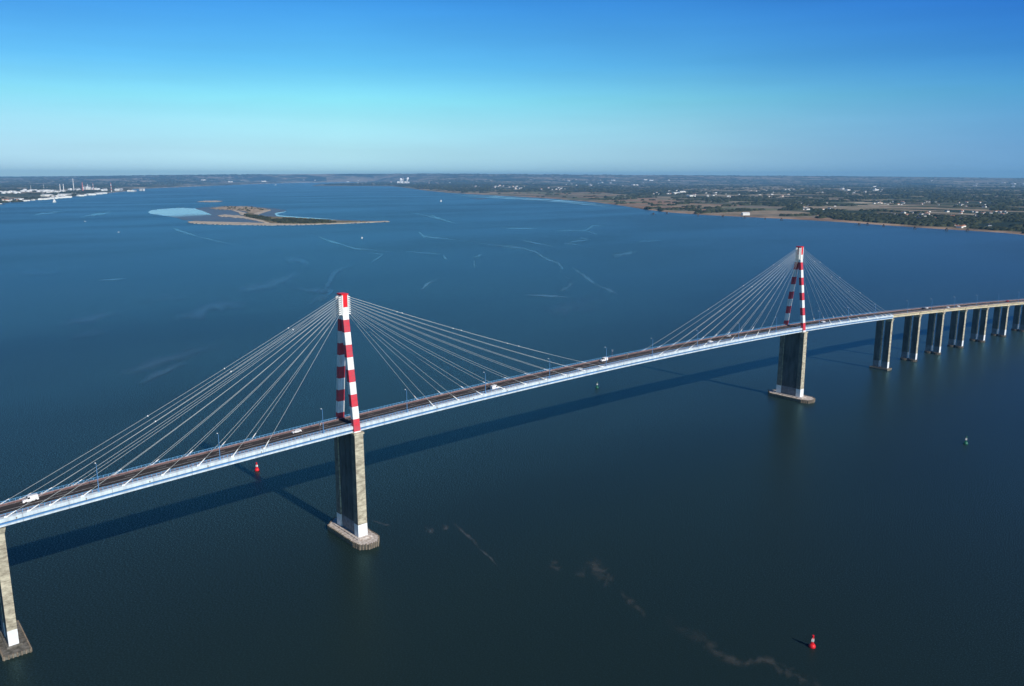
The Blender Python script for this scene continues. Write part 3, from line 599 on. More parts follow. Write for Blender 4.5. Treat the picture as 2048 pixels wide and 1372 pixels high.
def land_mat(name, sand=(0.48, 0.33, 0.22), sandw=0.045, marshcol=(0.24, 0.205, 0.155)):
    m, n, l, b = nmat(name); b.inputs['Roughness'].default_value = .9; b.inputs['Specular IOR Level'].default_value = .1
    g = n.new('ShaderNodeNewGeometry')
    def mp(st, rot=0.5):
        x = n.new('ShaderNodeMapping'); x.inputs['Scale'].default_value = st; x.inputs['Rotation'].default_value = (0, 0, rot); l.new(g.outputs['Position'], x.inputs[0]); return x.outputs[0]
    def ramp(src, els, const=False):
        r = n.new('ShaderNodeValToRGB'); l.new(src, r.inputs[0])
        if const: r.color_ramp.interpolation = 'CONSTANT'
        for i, (p, c) in enumerate(els):
            e = r.color_ramp.elements[i] if i < 2 else r.color_ramp.elements.new(p); e.position = p; e.color = (*c, 1)
        return r.outputs[0]
    def mix(f, a, c):
        x = n.new('ShaderNodeMix'); x.data_type = 'RGBA'; (l.new(f, x.inputs[0]) if not isinstance(f, float) else setattr(x.inputs[0], 'default_value', f)); l.new(a, x.inputs[6]); l.new(c, x.inputs[7]); return x.outputs[2]
    vo = n.new('ShaderNodeTexVoronoi'); vo.voronoi_dimensions = '2D'; vo.inputs['Scale'].default_value = 1/150.0; l.new(mp((1, .6, 1)), vo.inputs['Vector'])
    sp = n.new('ShaderNodeSeparateColor'); l.new(vo.outputs['Color'], sp.inputs[0])
    f1 = ramp(sp.outputs[0], [(0, (.035, .050, .022)), (.30, (.07, .09, .04)), (.45, (.13, .13, .07)), (.56, (.33, .26, .18)), (.74, (.18, .15, .10)), (.86, (.46, .39, .29))], True)
    vo2 = n.new('ShaderNodeTexVoronoi'); vo2.voronoi_dimensions = '2D'; vo2.inputs['Scale'].default_value = 1/900.0; l.new(mp((1, .5, 1), 1.1), vo2.inputs['Vector'])
    sp2 = n.new('ShaderNodeSeparateColor'); l.new(vo2.outputs['Color'], sp2.inputs[0])
    f2 = ramp(sp2.outputs[1], [(0, (.025, .038, .018)), (.45, (.06, .075, .035)), (.68, (.34, .28, .20))], True)
    nz = n.new('ShaderNodeTexNoise'); nz.inputs['Scale'].default_value = 1/1400.0; nz.inputs['Detail'].default_value = 5; l.new(mp((1, 1, 1)), nz.inputs['Vector'])
    sel = ramp(nz.outputs['Fac'], [(.42, (0, 0, 0)), (.58, (1, 1, 1))]); sr = n.new('ShaderNodeRGBToBW'); l.new(sel, sr.inputs[0])
    base = mix(sr.outputs[0], f1, f2)
    # marsh meadows near the water
    vm_ = n.new('ShaderNodeTexVoronoi'); vm_.voronoi_dimensions = '2D'; vm_.inputs['Scale'].default_value = 1/260.0; l.new(mp((1.0, .7, 1), 0.9), vm_.inputs['Vector'])
    s3 = n.new('ShaderNodeSeparateColor'); l.new(vm_.outputs['Color'], s3.inputs[0]); mc = marshcol
    mm = ramp(s3.outputs[2], [(0, (mc[0]*.5, mc[1]*.62, mc[2]*.55)), (.22, mc), (.45, (mc[0]*1.35, mc[1]*1.25, mc[2]*1.15)), (.65, (mc[0]*.7, mc[1]*.9, mc[2]*.7)), (.8, (mc[0]*1.3, mc[1]*.95, mc[2]*.8))], True)
    at = n.new('ShaderNodeAttribute'); at.attribute_name = 'marsh'; base = mix(at.outputs['Fac'], base, mm)
    # mottling
    nf = n.new('ShaderNodeTexNoise'); nf.inputs['Scale'].default_value = 1/60.0; nf.inputs['Detail'].default_value = 4; l.new(mp((1, 1, 1)), nf.inputs['Vector'])
    mu = n.new('ShaderNodeMix'); mu.data_type = 'RGBA'; mu.blend_type = 'MULTIPLY'; mu.inputs[0].default_value = .8; l.new(base, mu.inputs[6]); l.new(ramp(nf.outputs['Fac'], [(.35, (.55, .6, .6)), (.65, (1.25, 1.2, 1.15))]), mu.inputs[7])
    # sand and mud at the waterline
    sh = n.new('ShaderNodeAttribute'); sh.attribute_name = 'shore'; ns = n.new('ShaderNodeTexNoise'); ns.inputs['Scale'].default_value = 1/220.0; ns.inputs['Detail'].default_value = 3; l.new(mp((1, 1, 1)), ns.inputs['Vector'])
    ad = n.new('ShaderNodeMath'); ad.operation = 'MULTIPLY_ADD'; l.new(ns.outputs['Fac'], ad.inputs[0]); ad.inputs[1].default_value = -0.05; l.new(sh.outputs['Fac'], ad.inputs[2])
    sm = ramp(ad.outputs[0], [(0.0, (1, 1, 1)), (sandw, (0, 0, 0))]); sb_ = n.new('ShaderNodeRGBToBW'); l.new(sm, sb_.inputs[0])
    rg = n.new('ShaderNodeValToRGB'); l.new(ns.outputs['Fac'], rg.inputs[0]); rg.color_ramp.elements[0].position = .4; rg.color_ramp.elements[1].position = .6
    rg.color_ramp.elements[0].color = (sand[0]*.45, sand[1]*.45, sand[2]*.45, 1); rg.color_ramp.elements[1].color = (*sand, 1)
    out = mix(sb_.outputs[0], mu.outputs[2], rg.outputs[0]); l.new(out, b.inputs['Base Color']); return m
M['land'] = land_mat('countryside', sandw=0.10); M['land_n'] = land_mat('north_countryside', (0.40, 0.37, 0.33), 0.22, (0.2, 0.17, 0.13))
land('south_shore', frange(640, 775, 2.5)+frange(778, 2900, 4), VS, lambda u: interp(u, VB) if u < 775 else 354.0, M['land'])
land('north_shore', frange(-500, 288, 4)+[290, 291.5, 293, 294.5]+frange(298, 770, 4), VN, lambda u: 354.0, M['land_n'])

# ------------------------------------------------------------------ houses and barns
M['wall'] = mat('limewashed_wall', (.84, .82, .77), .8, .2); M['roof_slate'] = mat('slate_roof', (.09, .09, .10), .7, .3); M['roof_tile'] = mat('clay_tile_roof', (.42, .18, .10), .8, .2); M['roof_metal'] = mat('pale_sheet_roof', (.70, .72, .72), .5, .4)
def house_proto(kind):
    L, D, Hh, rh, rm = {'h': (15, 9, 5.0, 3.2, M['roof_slate']), 't': (16, 9, 5.0, 3.0, M['roof_tile']), 'b': (42, 20, 6.5, 2.6, M['roof_metal'])}[kind]
    a = MB(); a.box((0, 0, Hh/2-.5), (L, D, Hh+1), 0); w = a.build('barn' if kind == 'b' else 'house', M['wall'])
    b = MB(); e = .5; b.add([(-L/2-e, -D/2-e, Hh-.2), (L/2+e, -D/2-e, Hh-.2), (L/2+e, D/2+e, Hh-.2), (-L/2-e, D/2+e, Hh-.2), (-L/2-e, 0, Hh+rh), (L/2+e, 0, Hh+rh)], [(0, 1, 5, 4), (2, 3, 4, 5), (0, 4, 3), (1, 2, 5), (3, 2, 1, 0)])
    r_ = b.build('roof', rm, w)
    if kind != 'b': c = MB(); c.box((L*.3, .3, Hh+rh), (1, 1, 2.0), 0); c.build('chimney', M['wall'], r_)
    return w
PROT = {k: house_proto(k) for k in 'htb'}; used = {k: False for k in PROT}
def surf(u, v):
    d = Fw+Rt*((u-W/2)/F)+Up*((H/2-v)/F); hl_ = math.hypot(d[0], d[1]); r = 1500.0
    while r < 32000:
        z = CAM[2]+d[2]*r/hl_; x = CAM[0]+d[0]*r/hl_; y = CAM[1]+d[1]*r/hl_; e = float(elevation(np.array(x), np.array(y), r, u))
        if z <= e: return x, y, e
        r *= 1.01
    return x, y, e
HP = []
def place(kind, u, v, s, rz, label, cat, group):
    g = surf(u, v); z = g[2]; HP.append((u, v))
    o = PROT[kind] if not used[kind] else dup(PROT[kind]); used[kind] = True
    o.location = (g[0], g[1], z); o.rotation_euler = (0, 0, rz); o.scale = (s, s, s*.9); tag(o, label, cat, group); return o
clusters = [  # (centre u, v, spread u, v, count, kinds, size, label, group)
    (735, 369.4, 45, 1.2, 12, 'hht', 2.3, 'white house of the village on the low point at the river mouth', 'village houses on the river point'),
    (850, 367.0, 70, 2.2, 12, 'hht', 2.4, 'pale house inland right of the river point', 'pale houses inland right of the river point'),
    (1000, 373.0, 60, 3.0, 12, 'hht', 1.7, 'white house beyond the tan shore meadows at mid picture', 'white houses beyond the tan shore meadows'),
    (1080, 377.0, 50, 3.5, 15, 'hhtb', 1.5, 'white house of the hamlet above the tan shore strip', 'hamlet above the tan shore strip'),
    (1210, 368.0, 80, 4.0, 16, 'hhb', 1.8, 'white house scattered in the dark woods behind the middle shore', 'houses in the woods behind the middle shore'),
    (1330, 385.0, 40, 4.0, 11, 'hhtb', 1.3, 'white house beside the brown meadows above the beach bend', 'houses by the brown meadows above the beach bend'),
    (1420, 390.0, 45, 5.0, 15, 'hhtb', 1.3, 'white house in the hamlet left above the white shore building', 'hamlet left above the white shore building'),
    (1530, 386.0, 60, 8.0, 14, 'hht', 1.3, 'white house in the woods left of the far striped pylon', 'houses left of the far striped pylon'),
    (1700, 380.0, 70, 7.0, 16, 'hhb', 1.4, 'small white house among distant woods right of the far pylon', 'distant houses right of the far pylon'),
    (1790, 406.0, 70, 4.0, 16, 'hht', 1.0, 'white house in the row beyond the dark wood at right', 'row of houses beyond the dark wood'),
    (1840, 428.0, 55, 5.0, 12, 'hht', .95, 'white house above the brown field near the right shore', 'houses above the brown field near the right shore'),
    (1930, 410.0, 60, 5.0, 12, 'hht', 1.0, 'tile roofed house by the pinkish fields at right', 'houses by the pinkish fields at right'),
    (1955, 429.0, 60, 6.0, 20, 'hhtt', .95, 'white house of the large village at the right edge', 'large village at the right edge'),
    (1880, 436.0, 50, 4.0, 12, 'hth', .95, 'pale house among the trees left of the right edge village', 'houses among the trees by the right edge village'),
    (1640, 412.0, 40, 9.0, 10, 'hht', 1.0, 'pale house in the dark wood just right of the far pylon', 'houses in the wood just right of the far pylon'),
    (1950, 454.0, 45, 2.5, 7, 'tth', .9, 'tile roofed cottage on the shore at lower right', 'shore cottages at lower right'),
    (2000, 370.0, 60, 4.0, 10, 'bbh', 2.0, 'long white shed on the far plain at the right edge', 'white sheds on the far plain'),
    (1160, 361.0, 200, 1.5, 10, 'bh', 2.6, 'tiny white building near the middle horizon', 'tiny buildings near the middle horizon'),
    (60, 401.0, 75, 3.5, 26, 'hbt', 1.4, 'low dock building on the left shore near the picture edge', 'dock buildings at the left edge'),
    (150, 392.5, 60, 1.5, 14, 'hbb', 1.7, 'dock shed beside the dark trees on the left shore', 'dock sheds by the dark trees'),
    (560, 362.5, 160, 2.0, 9, 'hb', 2.5, 'tiny pale building on the flat far north bank', 'tiny buildings on the far north bank'),
]
for cu, cv, su, sv, n, ks, s, lb, gr in clusters:
    for i in range(n):
        k = ks[i % len(ks)]; uu = cu+random.uniform(-su, su); vv = cv+random.uniform(-sv, sv)
        if uu > 640: vv = min(vv, interp(uu, VS)-3)
        elif uu < 293: vv = min(vv, interp(uu, VN)-2)
        place(k, uu, max(358, vv), s*random.uniform(.85, 1.55), random.choice([0.2, .5, -.3, 1.3])+random.uniform(-.2, .2), lb, 'house' if k != 'b' else 'barn', gr)
o = place('b', 1491, 431.0, 1.0, YAW-math.pi/2+.1, 'large plain white building on the beach left of the far pylon', 'building', None); o.scale = (.80, 1.0, 1.5)

def crowns(name, P, R, Hh, m, label=None, kind='stuff'):
    """many low rough crowns merged: P (n,3), R radius, Hh height"""
    n = len(P); k = 7
    ang = rng.random((n, 1))*6.28+np.arange(k)[None]*(2*math.pi/k)
    V = np.zeros((n, 2*k+1, 3))
    for j, (rr, zz) in enumerate(((1.0, .25), (.72, .78))):
        q = R[:, None]*rr*(0.7+0.6*rng.random((n, k))); V[:, j*k:(j+1)*k, 0] = P[:, 0:1]+np.cos(ang+j*.4)*q; V[:, j*k:(j+1)*k, 1] = P[:, 1:2]+np.sin(ang+j*.4)*q
        V[:, j*k:(j+1)*k, 2] = P[:, 2:3]+Hh[:, None]*zz*(0.75+0.5*rng.random((n, k)))
    V[:, 0:k, 2] = P[:, 2:3]-1.0
    V[:, 2*k, 0] = P[:, 0]; V[:, 2*k, 1] = P[:, 1]; V[:, 2*k, 2] = P[:, 2]+Hh*(.95+.2*rng.random(n))
    T = []
    for i in range(k):
        j = (i+1) % k; T += [(i, j, k+j), (i, k+j, k+i), (k+i, k+j, 2*k)]
    T = np.array(T); FI = (T[None]+(np.arange(n)*(2*k+1))[:, None, None]).reshape(-1)
    me = bpy.data.meshes.new(name); me.vertices.add(n*(2*k+1)); me.vertices.foreach_set('co', V.reshape(-1)); nt = len(FI)//3
    me.loops.add(len(FI)); me.loops.foreach_set('vertex_index', FI.astype(np.int32)); me.polygons.add(nt); me.polygons.foreach_set('loop_start', np.arange(0, nt*3, 3, dtype=np.int32)); 
    A = me.attributes.new('shade', 'FLOAT', 'POINT'); A.data.foreach_set('value', np.repeat(rng.random(n), 2*k+1).astype(np.float32))
    me.materials.append(m); me.update(calc_edges=True); o = bpy.data.objects.new(name, me); C.objects.link(o)
    if kind: tag(o, label, None, None, kind)
    return o
def leaf_mat(name, a, b_):
    m, n, l, b = nmat(name); b.inputs['Roughness'].default_value = .9; b.inputs['Specular IOR Level'].default_value = .05
    at = n.new('ShaderNodeAttribute'); at.attribute_name = 'shade'; r = n.new('ShaderNodeValToRGB'); l.new(at.outputs['Fac'], r.inputs[0]); r.color_ramp.elements[0].color = (*a, 1); r.color_ramp.elements[1].color = (*b_, 1)
    l.new(r.outputs[0], b.inputs['Base Color']); return m
M['leaf'] = leaf_mat('tree_foliage', (.018, .025, .012), (.060, .066, .034))
def scatter(n, u0, u1, vtop, vbot, test, rfun):
    """land positions spread so that near and far woods both read; returns x,y,z,r,u,v"""
    u = u0+(u1-u0)*rng.random(n); t = rng.random(n); a = np.array([vbot(x) for x in u]); v = vtop+(a-vtop)*t
    dx = (u-W/2)/F; d = Fw[None]+Rt[None]*dx[:, None]+Up[None]*((H/2-v)/F)[:, None]; s = -CAM[2]/d[:, 2]; x = CAM[0]+d[:, 0]*s; y = CAM[1]+d[:, 1]*s; r = np.hypot(x-CAM[0], y-CAM[1])
    k = test(x, y, r, u, v); x, y, r, u, v = x[k], y[k], r[k], u[k], v[k]
    z = np.array([float(elevation(np.array(a_), np.array(b_), c_, d_)) for a_, b_, c_, d_ in zip(x, y, r, u)]); return x, y, z, r, u, v
def clear(u, v):
    k = np.ones(len(u), bool)
    for a, b in HP: k &= ~((np.abs(u-a) < 3.6) & (v > b-0.6) & (v < b+3.2))
    return k
def wood_test(x, y, r, u, v):
    w = fbm(x/900, y/650, 21); fine = fbm((x*.76+y*.65)/160, (-x*.65+y*.76)/260, 33, 3); mar = v > np.interp(u, [a for a, b in VM], [b for a, b in VM])
    thr = np.where((u > 1650) & (v > 415), 0.555, np.where(u > 1650, 0.52, 0.53)); k = (w*.5+fine*.5 > thr) & ~mar & clear(u, v)
    return k | (mar & (u > 1240) & (fbm(x/260, y/90, 41) > .66)) | (mar & (fbm(x/300, y/80, 44) > .72))
def rr(r): return 7+r*0.0012
x, y, z, r, u, v = scatter(60000, 780, 2350, 356.0, lambda a: interp(a, VS)-(1.2 if a < 1500 else 3.6), lambda x, y, r, u, v: wood_test(x, y, r, u, v) & (r < 33000), None)
crowns('woodland', np.stack([x, y, z], 1), (7+r*0.0013)*(.6+.9*rng.random(len(x))), (7.5+r*0.0002)*(.6+.7*rng.random(len(x))), M['leaf'])
x, y, z, r, u, v = scatter(6000, 650, 980, 364.5, lambda a: interp(a, VS)-.4, lambda x, y, r, u, v: (fbm(x/900, y/500, 51) > .40) & ((u < 775) | (v > 366)) & (v < np.interp(u, [a for a, b in VM], [b for a, b in VM])) & (v > np.interp(u, [640, 655, 700, 745, 780], [371, 369.2, 367.4, 365.6, 364.5])), None)
crowns('woodland', np.stack([x, y, z], 1), (10+r*0.0013)*(.6+.9*rng.random(len(x))), (9+r*0.0004)*(.6+.7*rng.random(len(x))), M['leaf'])
def ntest(x, y, r, u, v):
    return clear(u, v) & (fbm(x/1100, y/800, 61)*.6+fbm(x/240, y/160, 63)*.4 > np.where(u < 300, .47, .50)) & ((v < np.interp(u, [0, 300, 420, 700], [384, 372, 367, 357]))|((u > 100) & (u < 215) & (v > 383.5) & (v < np.interp(u, [100, 215], [397, 387]))) | ((u < 110) & (fbm(x/200, y/120, 66) > .6)))
x, y, z, r, u, v = scatter(22000, -350, 700, 355.8, lambda a: interp(a, VN)-1.0, ntest, None)
crowns('woodland', np.stack([x, y, z], 1), (9+r*0.0013)*(.6+.9*rng.random(len(x))), (9+r*0.0004)*(.6+.7*rng.random(len(x))), M['leaf'])

# ------------------------------------------------------------------ industrial port on the left shore
at = surf
M['tank'] = mat('tank_paint', (.78, .79, .78), .5, .3, .08, .05); M['chim_red'] = mat('chimney_red', (.55, .18, .16), .7, .2)
def tank(u, v, R, h, label):
    a = MB(); a.lathe((0, 0, 0), [(R, -1), (R, h), (R*.6, h+R*.13), (.5, h+R*.18)], 0, 20); o = a.build('storage_tank', M['tank']); o.location = at(u, v)
    b = MB()
    b.tube((R+1.4, 0, 0), (R+1.4, 0, h), .3, 0, 5)
    for k in range(1):
        t0 = 0; b.box((R+1.0, 0, h/2), (1.2, 1.2, h), 0)
    for k in range(0):
        t0 = k*.22; b.box((math.cos(t0)*(R+.5), math.sin(t0)*(R+.5), 1+h*k/14), (1.4, 1.0, h/14), 0, t0)
    b.build('stairway', M['steel'], o); tag(o, label, 'tank', 'storage tanks of the riverside refinery')
T = 0
for u0, u1, v0, n, R, h in ((45, 108, 382.5, 15, 24, 17), (0, 40, 386.0, 8, 24, 16), (84, 104, 384.5, 6, 24, 20), (108, 132, 384.0, 7, 20, 13), (136, 142, 382.5, 2, 20, 26), (195, 205, 380.5, 2, 26, 20), (228, 245, 380.3, 4, 22, 17)):
    for i in range(n):
        lb = 'white storage tank %s' % {45: 'in the long row left of the refinery chimneys', 0: 'in the group at the far left edge', 84: 'in the tallest cluster left of the twin chimneys', 108: 'in the low row at the foot of the twin chimneys', 136: 'standing between the twin chimneys and the red chimney', 195: 'standing alone right of the red chimney', 228: 'near the tip of the left shore'}[u0]
        tank(u0+(u1-u0)*(i+.5)/n+random.uniform(-2, 2), v0+random.uniform(-1.2, 1.4), R*random.uniform(.8, 1.15), h*random.uniform(.75, 1.2), lb)
def chimney(u, v, h, r, mats, label):
    mb = MB(); nb = 6
    for k in range(nb):
        z0, z1 = h*k/nb, h*(k+1)/nb; ra = r*(1-.4*k/nb); rb = r*(1-.4*(k+1)/nb); mb.lathe((0, 0, 0), [(ra, z0-(1 if k == 0 else 0)), (rb, z1)], k % len(mats), 12)
    o = mb.build('chimney', mats); o.location = at(u, v); c = MB(); c.lathe((0, 0, h*.86), [(r*1.1, 0), (r*1.1, 1.5)], 0, 12); c.build('gallery', M['steel'], o); tag(o, label, 'chimney', 'chimneys of the riverside refinery')
WH = [M['white']]; RW = [M['white'], M['chim_red']]
for u, v, h, r, ms, lb in ((62, 380.5, 62, 2.6, WH, 'thin pale mast rising left of the white tank row'), (88, 378.5, 70, 2.4, WH, 'thin faint mast behind the white tank cluster'), (121, 383.8, 86, 5.5, WH, 'left one of the twin white chimneys'), (128, 385.0, 92, 5.5, WH, 'right one of the twin white chimneys'),
                           (148, 382.5, 150, 5.0, WH, 'tallest slender chimney right of the twin chimneys'), (166, 383.0, 108, 6.5, [M['chim_red']], 'reddish chimney in the middle of the refinery'), (176, 381, 80, 4, WH, 'white chimney just right of the reddish one'),
                           (187, 382, 98, 3.6, RW, 'banded chimney with faint smoke at its top'), (223, 384.0, 105, 4.6, RW, 'lone banded chimney near the right end of the port')):
    chimney(u, v, h, r, ms, lb)
def plant(u, v, w, h, n, label):
    o = empty('refinery_unit', at(u, v), YAW-math.pi/2)
    for k in range(n):
        x = (k-(n-1)/2)*w/n; b = MB(); hh = h*random.uniform(.5, 1.1)
        b.box((x, 0, hh/2-1), (w/n*.7, 22, hh+2), 0); b.box((x+random.uniform(-3, 3), 0, hh+3), (w/n*.3, 9, 6), 0); b.build('process_block', random.choice([M['tank'], M['wall'], M['steel']]), o)
    f = MB()
    for k in range(n*2): x = (k-n)*w/n/2; f.tube((x, 14, -1), (x, 14, h*random.uniform(.9, 1.6)), 2.0, 0, 6)
    f.tube((-w/2, 14, h*.8), (w/2, 14, h*.8), 1.2, 0, 6); f.build('pipe_rack', M['steel'], o); tag(o, label, 'industrial plant', 'process units of the riverside refinery')
plant(155, 381.5, 70, 26, 5, 'pale cluster of process columns beside the tallest chimney'); plant(174, 379.5, 110, 40, 5, 'long pale process structure right of the reddish chimney'); plant(188, 381.0, 80, 30, 5, 'white process block below the smoking banded chimney')
plant(210, 381.5, 60, 22, 3, 'low grey process unit left of the lone banded chimney'); plant(238, 381.8, 90, 24, 5, 'low pale plant right of the lone banded chimney'); plant(264, 383.0, 110, 14, 5, 'low white sheds towards the tip of the left shore'); plant(284, 381.5, 70, 26, 4, 'white terminal at the very tip of the left shore')
plant(147, 389.5, 60, 12, 4, 'low white quay building in front of the dark trees'); plant(105, 386.5, 130, 18, 6, 'long pale warehouse row below the tank cluster')
# smoke and steam
m, n, l, b = nmat('steam'); b.inputs['Base Color'].default_value = (.95, .95, .95, 1); b.inputs['Roughness'].default_value = 1; b.inputs['Specular IOR Level'].default_value = 0
b.inputs['Subsurface Weight'].default_value = 0.0; M['steam'] = m
def plume(name, base, size, n, drift, label):
    mb = MB(); random.seed(len(label))
    for i in range(n):
        t = i/(n-1); r = size*(.45+.55*t)*random.uniform(.6, 1.1); c = [base[k]+drift[k]*t+random.uniform(-.35, .35)*size for k in range(3)]
        mb.lathe(c, [(r*.05, -r), (r*.62, -r*.75), (r*.95, -r*.25), (r*.92, r*.35), (r*.55, r*.8), (r*.05, r)], 0, 10)
    o = mb.build(name, M['steam'], None, True); tag(o, label, 'steam', 'steam clouds above the far power station', 'stuff'); return o
def far(u, z, r):
    dx = (u-W/2)/F; d = Fw+Rt*dx; az = math.atan2(d[1], d[0]); return [CAM[0]+math.cos(az)*r, CAM[1]+math.sin(az)*r, z]
RR = 22000
for u, z, s, lb in ((809, 75, 36, 'left, larger white steam cloud on the horizon above the river'), (822, 80, 28, 'right, smaller white steam cloud on the horizon above the river')):
    q = far(u, z, RR); plume('steam_cloud', q, s, 12, (20, -10, 45 if u < 815 else 60), lb)
o = empty('power_station', far(816, 40, RR-200), YAW-math.pi/2+.1)
for k, (x, w, h) in enumerate(((-140, 70, 25), (-50, 80, 34), (50, 70, 24), (120, 50, 16))): a = MB(); a.box((x, 0, h/2-30), (w, 80, h+60), 0); a.build('boiler_house', M['tank'], o)
for x, h in ((-20, 120), (90, 90)): a = MB(); a.lathe((x, 60, -40), [(9, 0), (6, h+40)], 0, 10); a.build('stack', M['tank'], o)
tag(o, 'pale power station under the white steam on the horizon', 'power station')
o = empty('water_tower', at(716, 369.6)); a = MB(); a.lathe((0, 0, -1), [(4, 0), (3.2, 32)], 0, 12); a.build('shaft', M['tank'], o); a = MB(); a.lathe((0, 0, 31), [(4, 0), (16, 9), (16, 15), (3, 18)], 0, 16); a.build('tank_bowl', M['tank'], o); tag(o, 'white water tower in the village on the river point', 'water tower')
o = empty('water_tower', at(1862.5, 364.5)); a = MB(); a.lathe((0, 0, -1), [(4, 0), (3.2, 28)], 0, 12); a.build('shaft', M['tank'], o); a = MB(); a.lathe((0, 0, 27), [(4, 0), (24, 9), (24, 20), (3, 24)], 0, 16); a.build('tank_bowl', M['tank'], o); tag(o, 'white water tower on the far plain at right', 'water tower')

# ------------------------------------------------------------------ island
def poly(name, pts, z, m, parent=None, lift=0.0, jag=0.0, label=None, off=(290, 380), sc=4.016):
    P = []
    for i in range(len(pts)):
        a, b_ = pts[i], pts[(i+1) % len(pts)]; k = max(1, int(math.hypot(b_[0]-a[0], b_[1]-a[1])/14))
        for j in range(k): t = j/k; P.append((a[0]+(b_[0]-a[0])*t, a[1]+(b_[1]-a[1])*t+random.uniform(-jag, jag)))
    G = [ground(off[0]+x/sc, off[1]+y/sc, z) for x, y in P]; n = len(G)
    import mathutils
    vs = [(g[0], g[1], z) for g in G]+[(g[0], g[1], -1.0) for g in G]
    tri = mathutils.geometry.tessellate_polygon([[Vector(v) for v in vs[:n]]])
    fs = []
    for t in tri:
        a, b_, c = (Vector(vs[i]) for i in t); fs.append(tuple(t) if (b_-a).cross(c-a).z > 0 else tuple(reversed(t)))
    fs += [(i, (i+1) % n, n+(i+1) % n, n+i) for i in range(n)]
    me = bpy.data.meshes.new(name); me.from_pydata(vs, [], fs); me.materials.append(m); o = bpy.data.objects.new(name, me); C.objects.link(o)
    if parent is not None: o.parent = parent
    else: tag(o, kind='structure')
    return o
M['mud'] = mat('mudflat', (.105, .098, .098), .4, .5, .3, .012, (.4, 1, 1)); M['sand'] = mat('pale_sand', (.52, .44, .34), .9, .2, .25, .02, (1, 1, 1)); M['dune'] = mat('dune_grass', (.44, .33, .23), .9, .2, .5, .010, (1, 1, 1), dirt=(.22, .18, .11)); M['scrub'] = mat('salt_scrub', (.22, .18, .10), .9, .1, .5, .02)
m = M['lagoon'].copy(); m.name = 'lagoon_to_mud'; M['lagoon_mud'] = m; n, l = m.node_tree.nodes, m.node_tree.links
pa, pb = ground(290+300/4.016, 380+195/4.016), ground(290+545/4.016, 380+205/4.016); ab = pb-pa; L2_ = float(ab@ab)
g_ = n.new('ShaderNodeNewGeometry'); sb2 = n.new('ShaderNodeVectorMath'); sb2.operation = 'SUBTRACT'; l.new(g_.outputs['Position'], sb2.inputs[0]); sb2.inputs[1].default_value = tuple(pa)
dt = n.new('ShaderNodeVectorMath'); dt.operation = 'DOT_PRODUCT'; l.new(sb2.outputs[0], dt.inputs[0]); dt.inputs[1].default_value = tuple(ab/L2_)
nz_ = n.new('ShaderNodeTexNoise'); nz_.inputs['Scale'].default_value = 1/130.0; nz_.inputs['Detail'].default_value = 4; l.new(g_.outputs['Position'], nz_.inputs['Vector'])
md = n.new('ShaderNodeMath'); md.operation = 'MULTIPLY_ADD'; l.new(nz_.outputs['Fac'], md.inputs[0]); md.inputs[1].default_value = 1.3; md.inputs[2].default_value = -.75
ma_ = n.new('ShaderNodeMath'); ma_.use_clamp = True; l.new(dt.outputs['Value'], ma_.inputs[0]); l.new(md.outputs[0], ma_.inputs[1])
mud = n.new('ShaderNodeBsdfPrincipled'); mud.inputs['Base Color'].default_value = (.10, .10, .105, 1); mud.inputs['Roughness'].default_value = .4
out_ = n['Material Output']; old = out_.inputs['Surface'].links[0].from_socket; mx_ = n.new('ShaderNodeMixShader'); l.new(ma_.outputs[0], mx_.inputs[0]); l.new(old, mx_.inputs[1]); l.new(mud.outputs[0], mx_.inputs[2]); l.new(mx_.outputs[0], out_.inputs['Surface'])
island = poly('island_ground', [(350, 152), (480, 138), (640, 128), (850, 127), (980, 142), (1060, 150), (1120, 160), (1140, 168), (1080, 180), (1040, 190), (1070, 204), (1200, 214), (1400, 226), (1560, 238), (1750, 245), (1960, 251), (1960, 256), (1700, 265), (1400, 276), (1000, 282), (600, 277), (420, 270), (345, 262), (340, 252), (430, 243), (520, 225), (540, 200), (470, 178)], 0.35, M['mud'], jag=1.5)
poly('lagoon', [(25, 175), (60, 160), (150, 151), (300, 143), (400, 148), (470, 170), (540, 200), (520, 225), (450, 243), (430, 244), (310, 241), (250, 222), (200, 213), (90, 197), (40, 188)], 0.50, M['lagoon_mud'], jag=2.0)
poly('lagoon', [(1040, 190), (1060, 182), (1100, 178), (1135, 170), (1120, 178), (1060, 192), (1075, 203), (1200, 214), (1400, 227), (1560, 239), (1400, 232), (1200, 221), (1060, 210)], 0.52, M['lagoon'], jag=.5)
poly('sand_bank', [(345, 252), (400, 249), (520, 253), (700, 257), (860, 262), (1000, 266), (1300, 268), (1500, 264), (1700, 257), (1950, 247), (1965, 253), (1700, 264), (1300, 278), (1000, 282), (600, 276), (420, 269), (350, 262)], 1.3, M['sand'], jag=1.0)
poly('sand_bank', [(580, 205), (640, 196), (760, 205), (860, 222), (940, 240), (1010, 262), (960, 262), (880, 244), (780, 226), (660, 216), (600, 212)], 1.4, M['sand'], jag=1.5)
poly('sand_bank', [(690, 163), (730, 162), (800, 180), (850, 198), (830, 208), (770, 200), (750, 180)], 1.5, M['sand'], jag=1)
poly('dune_ground', [(520, 146), (640, 132), (760, 130), (860, 135), (960, 148), (1005, 160), (950, 176), (880, 186), (830, 180), (780, 166), (700, 158), (600, 156)], 1.7, M['dune'], jag=2)
poly('sand_bank', [(1005, 155), (1010, 163), (960, 178), (910, 195), (870, 196), (880, 186), (950, 165)], 1.9, M['sand'], jag=1)
poly('dune_ground', [(820, 182), (880, 188), (900, 200), (990, 212), (1200, 220), (1400, 232), (1560, 246), (1800, 251), (1500, 264), (1280, 270), (1010, 264), (920, 236), (800, 214), (790, 200)], 1.8, M['scrub'], jag=2)
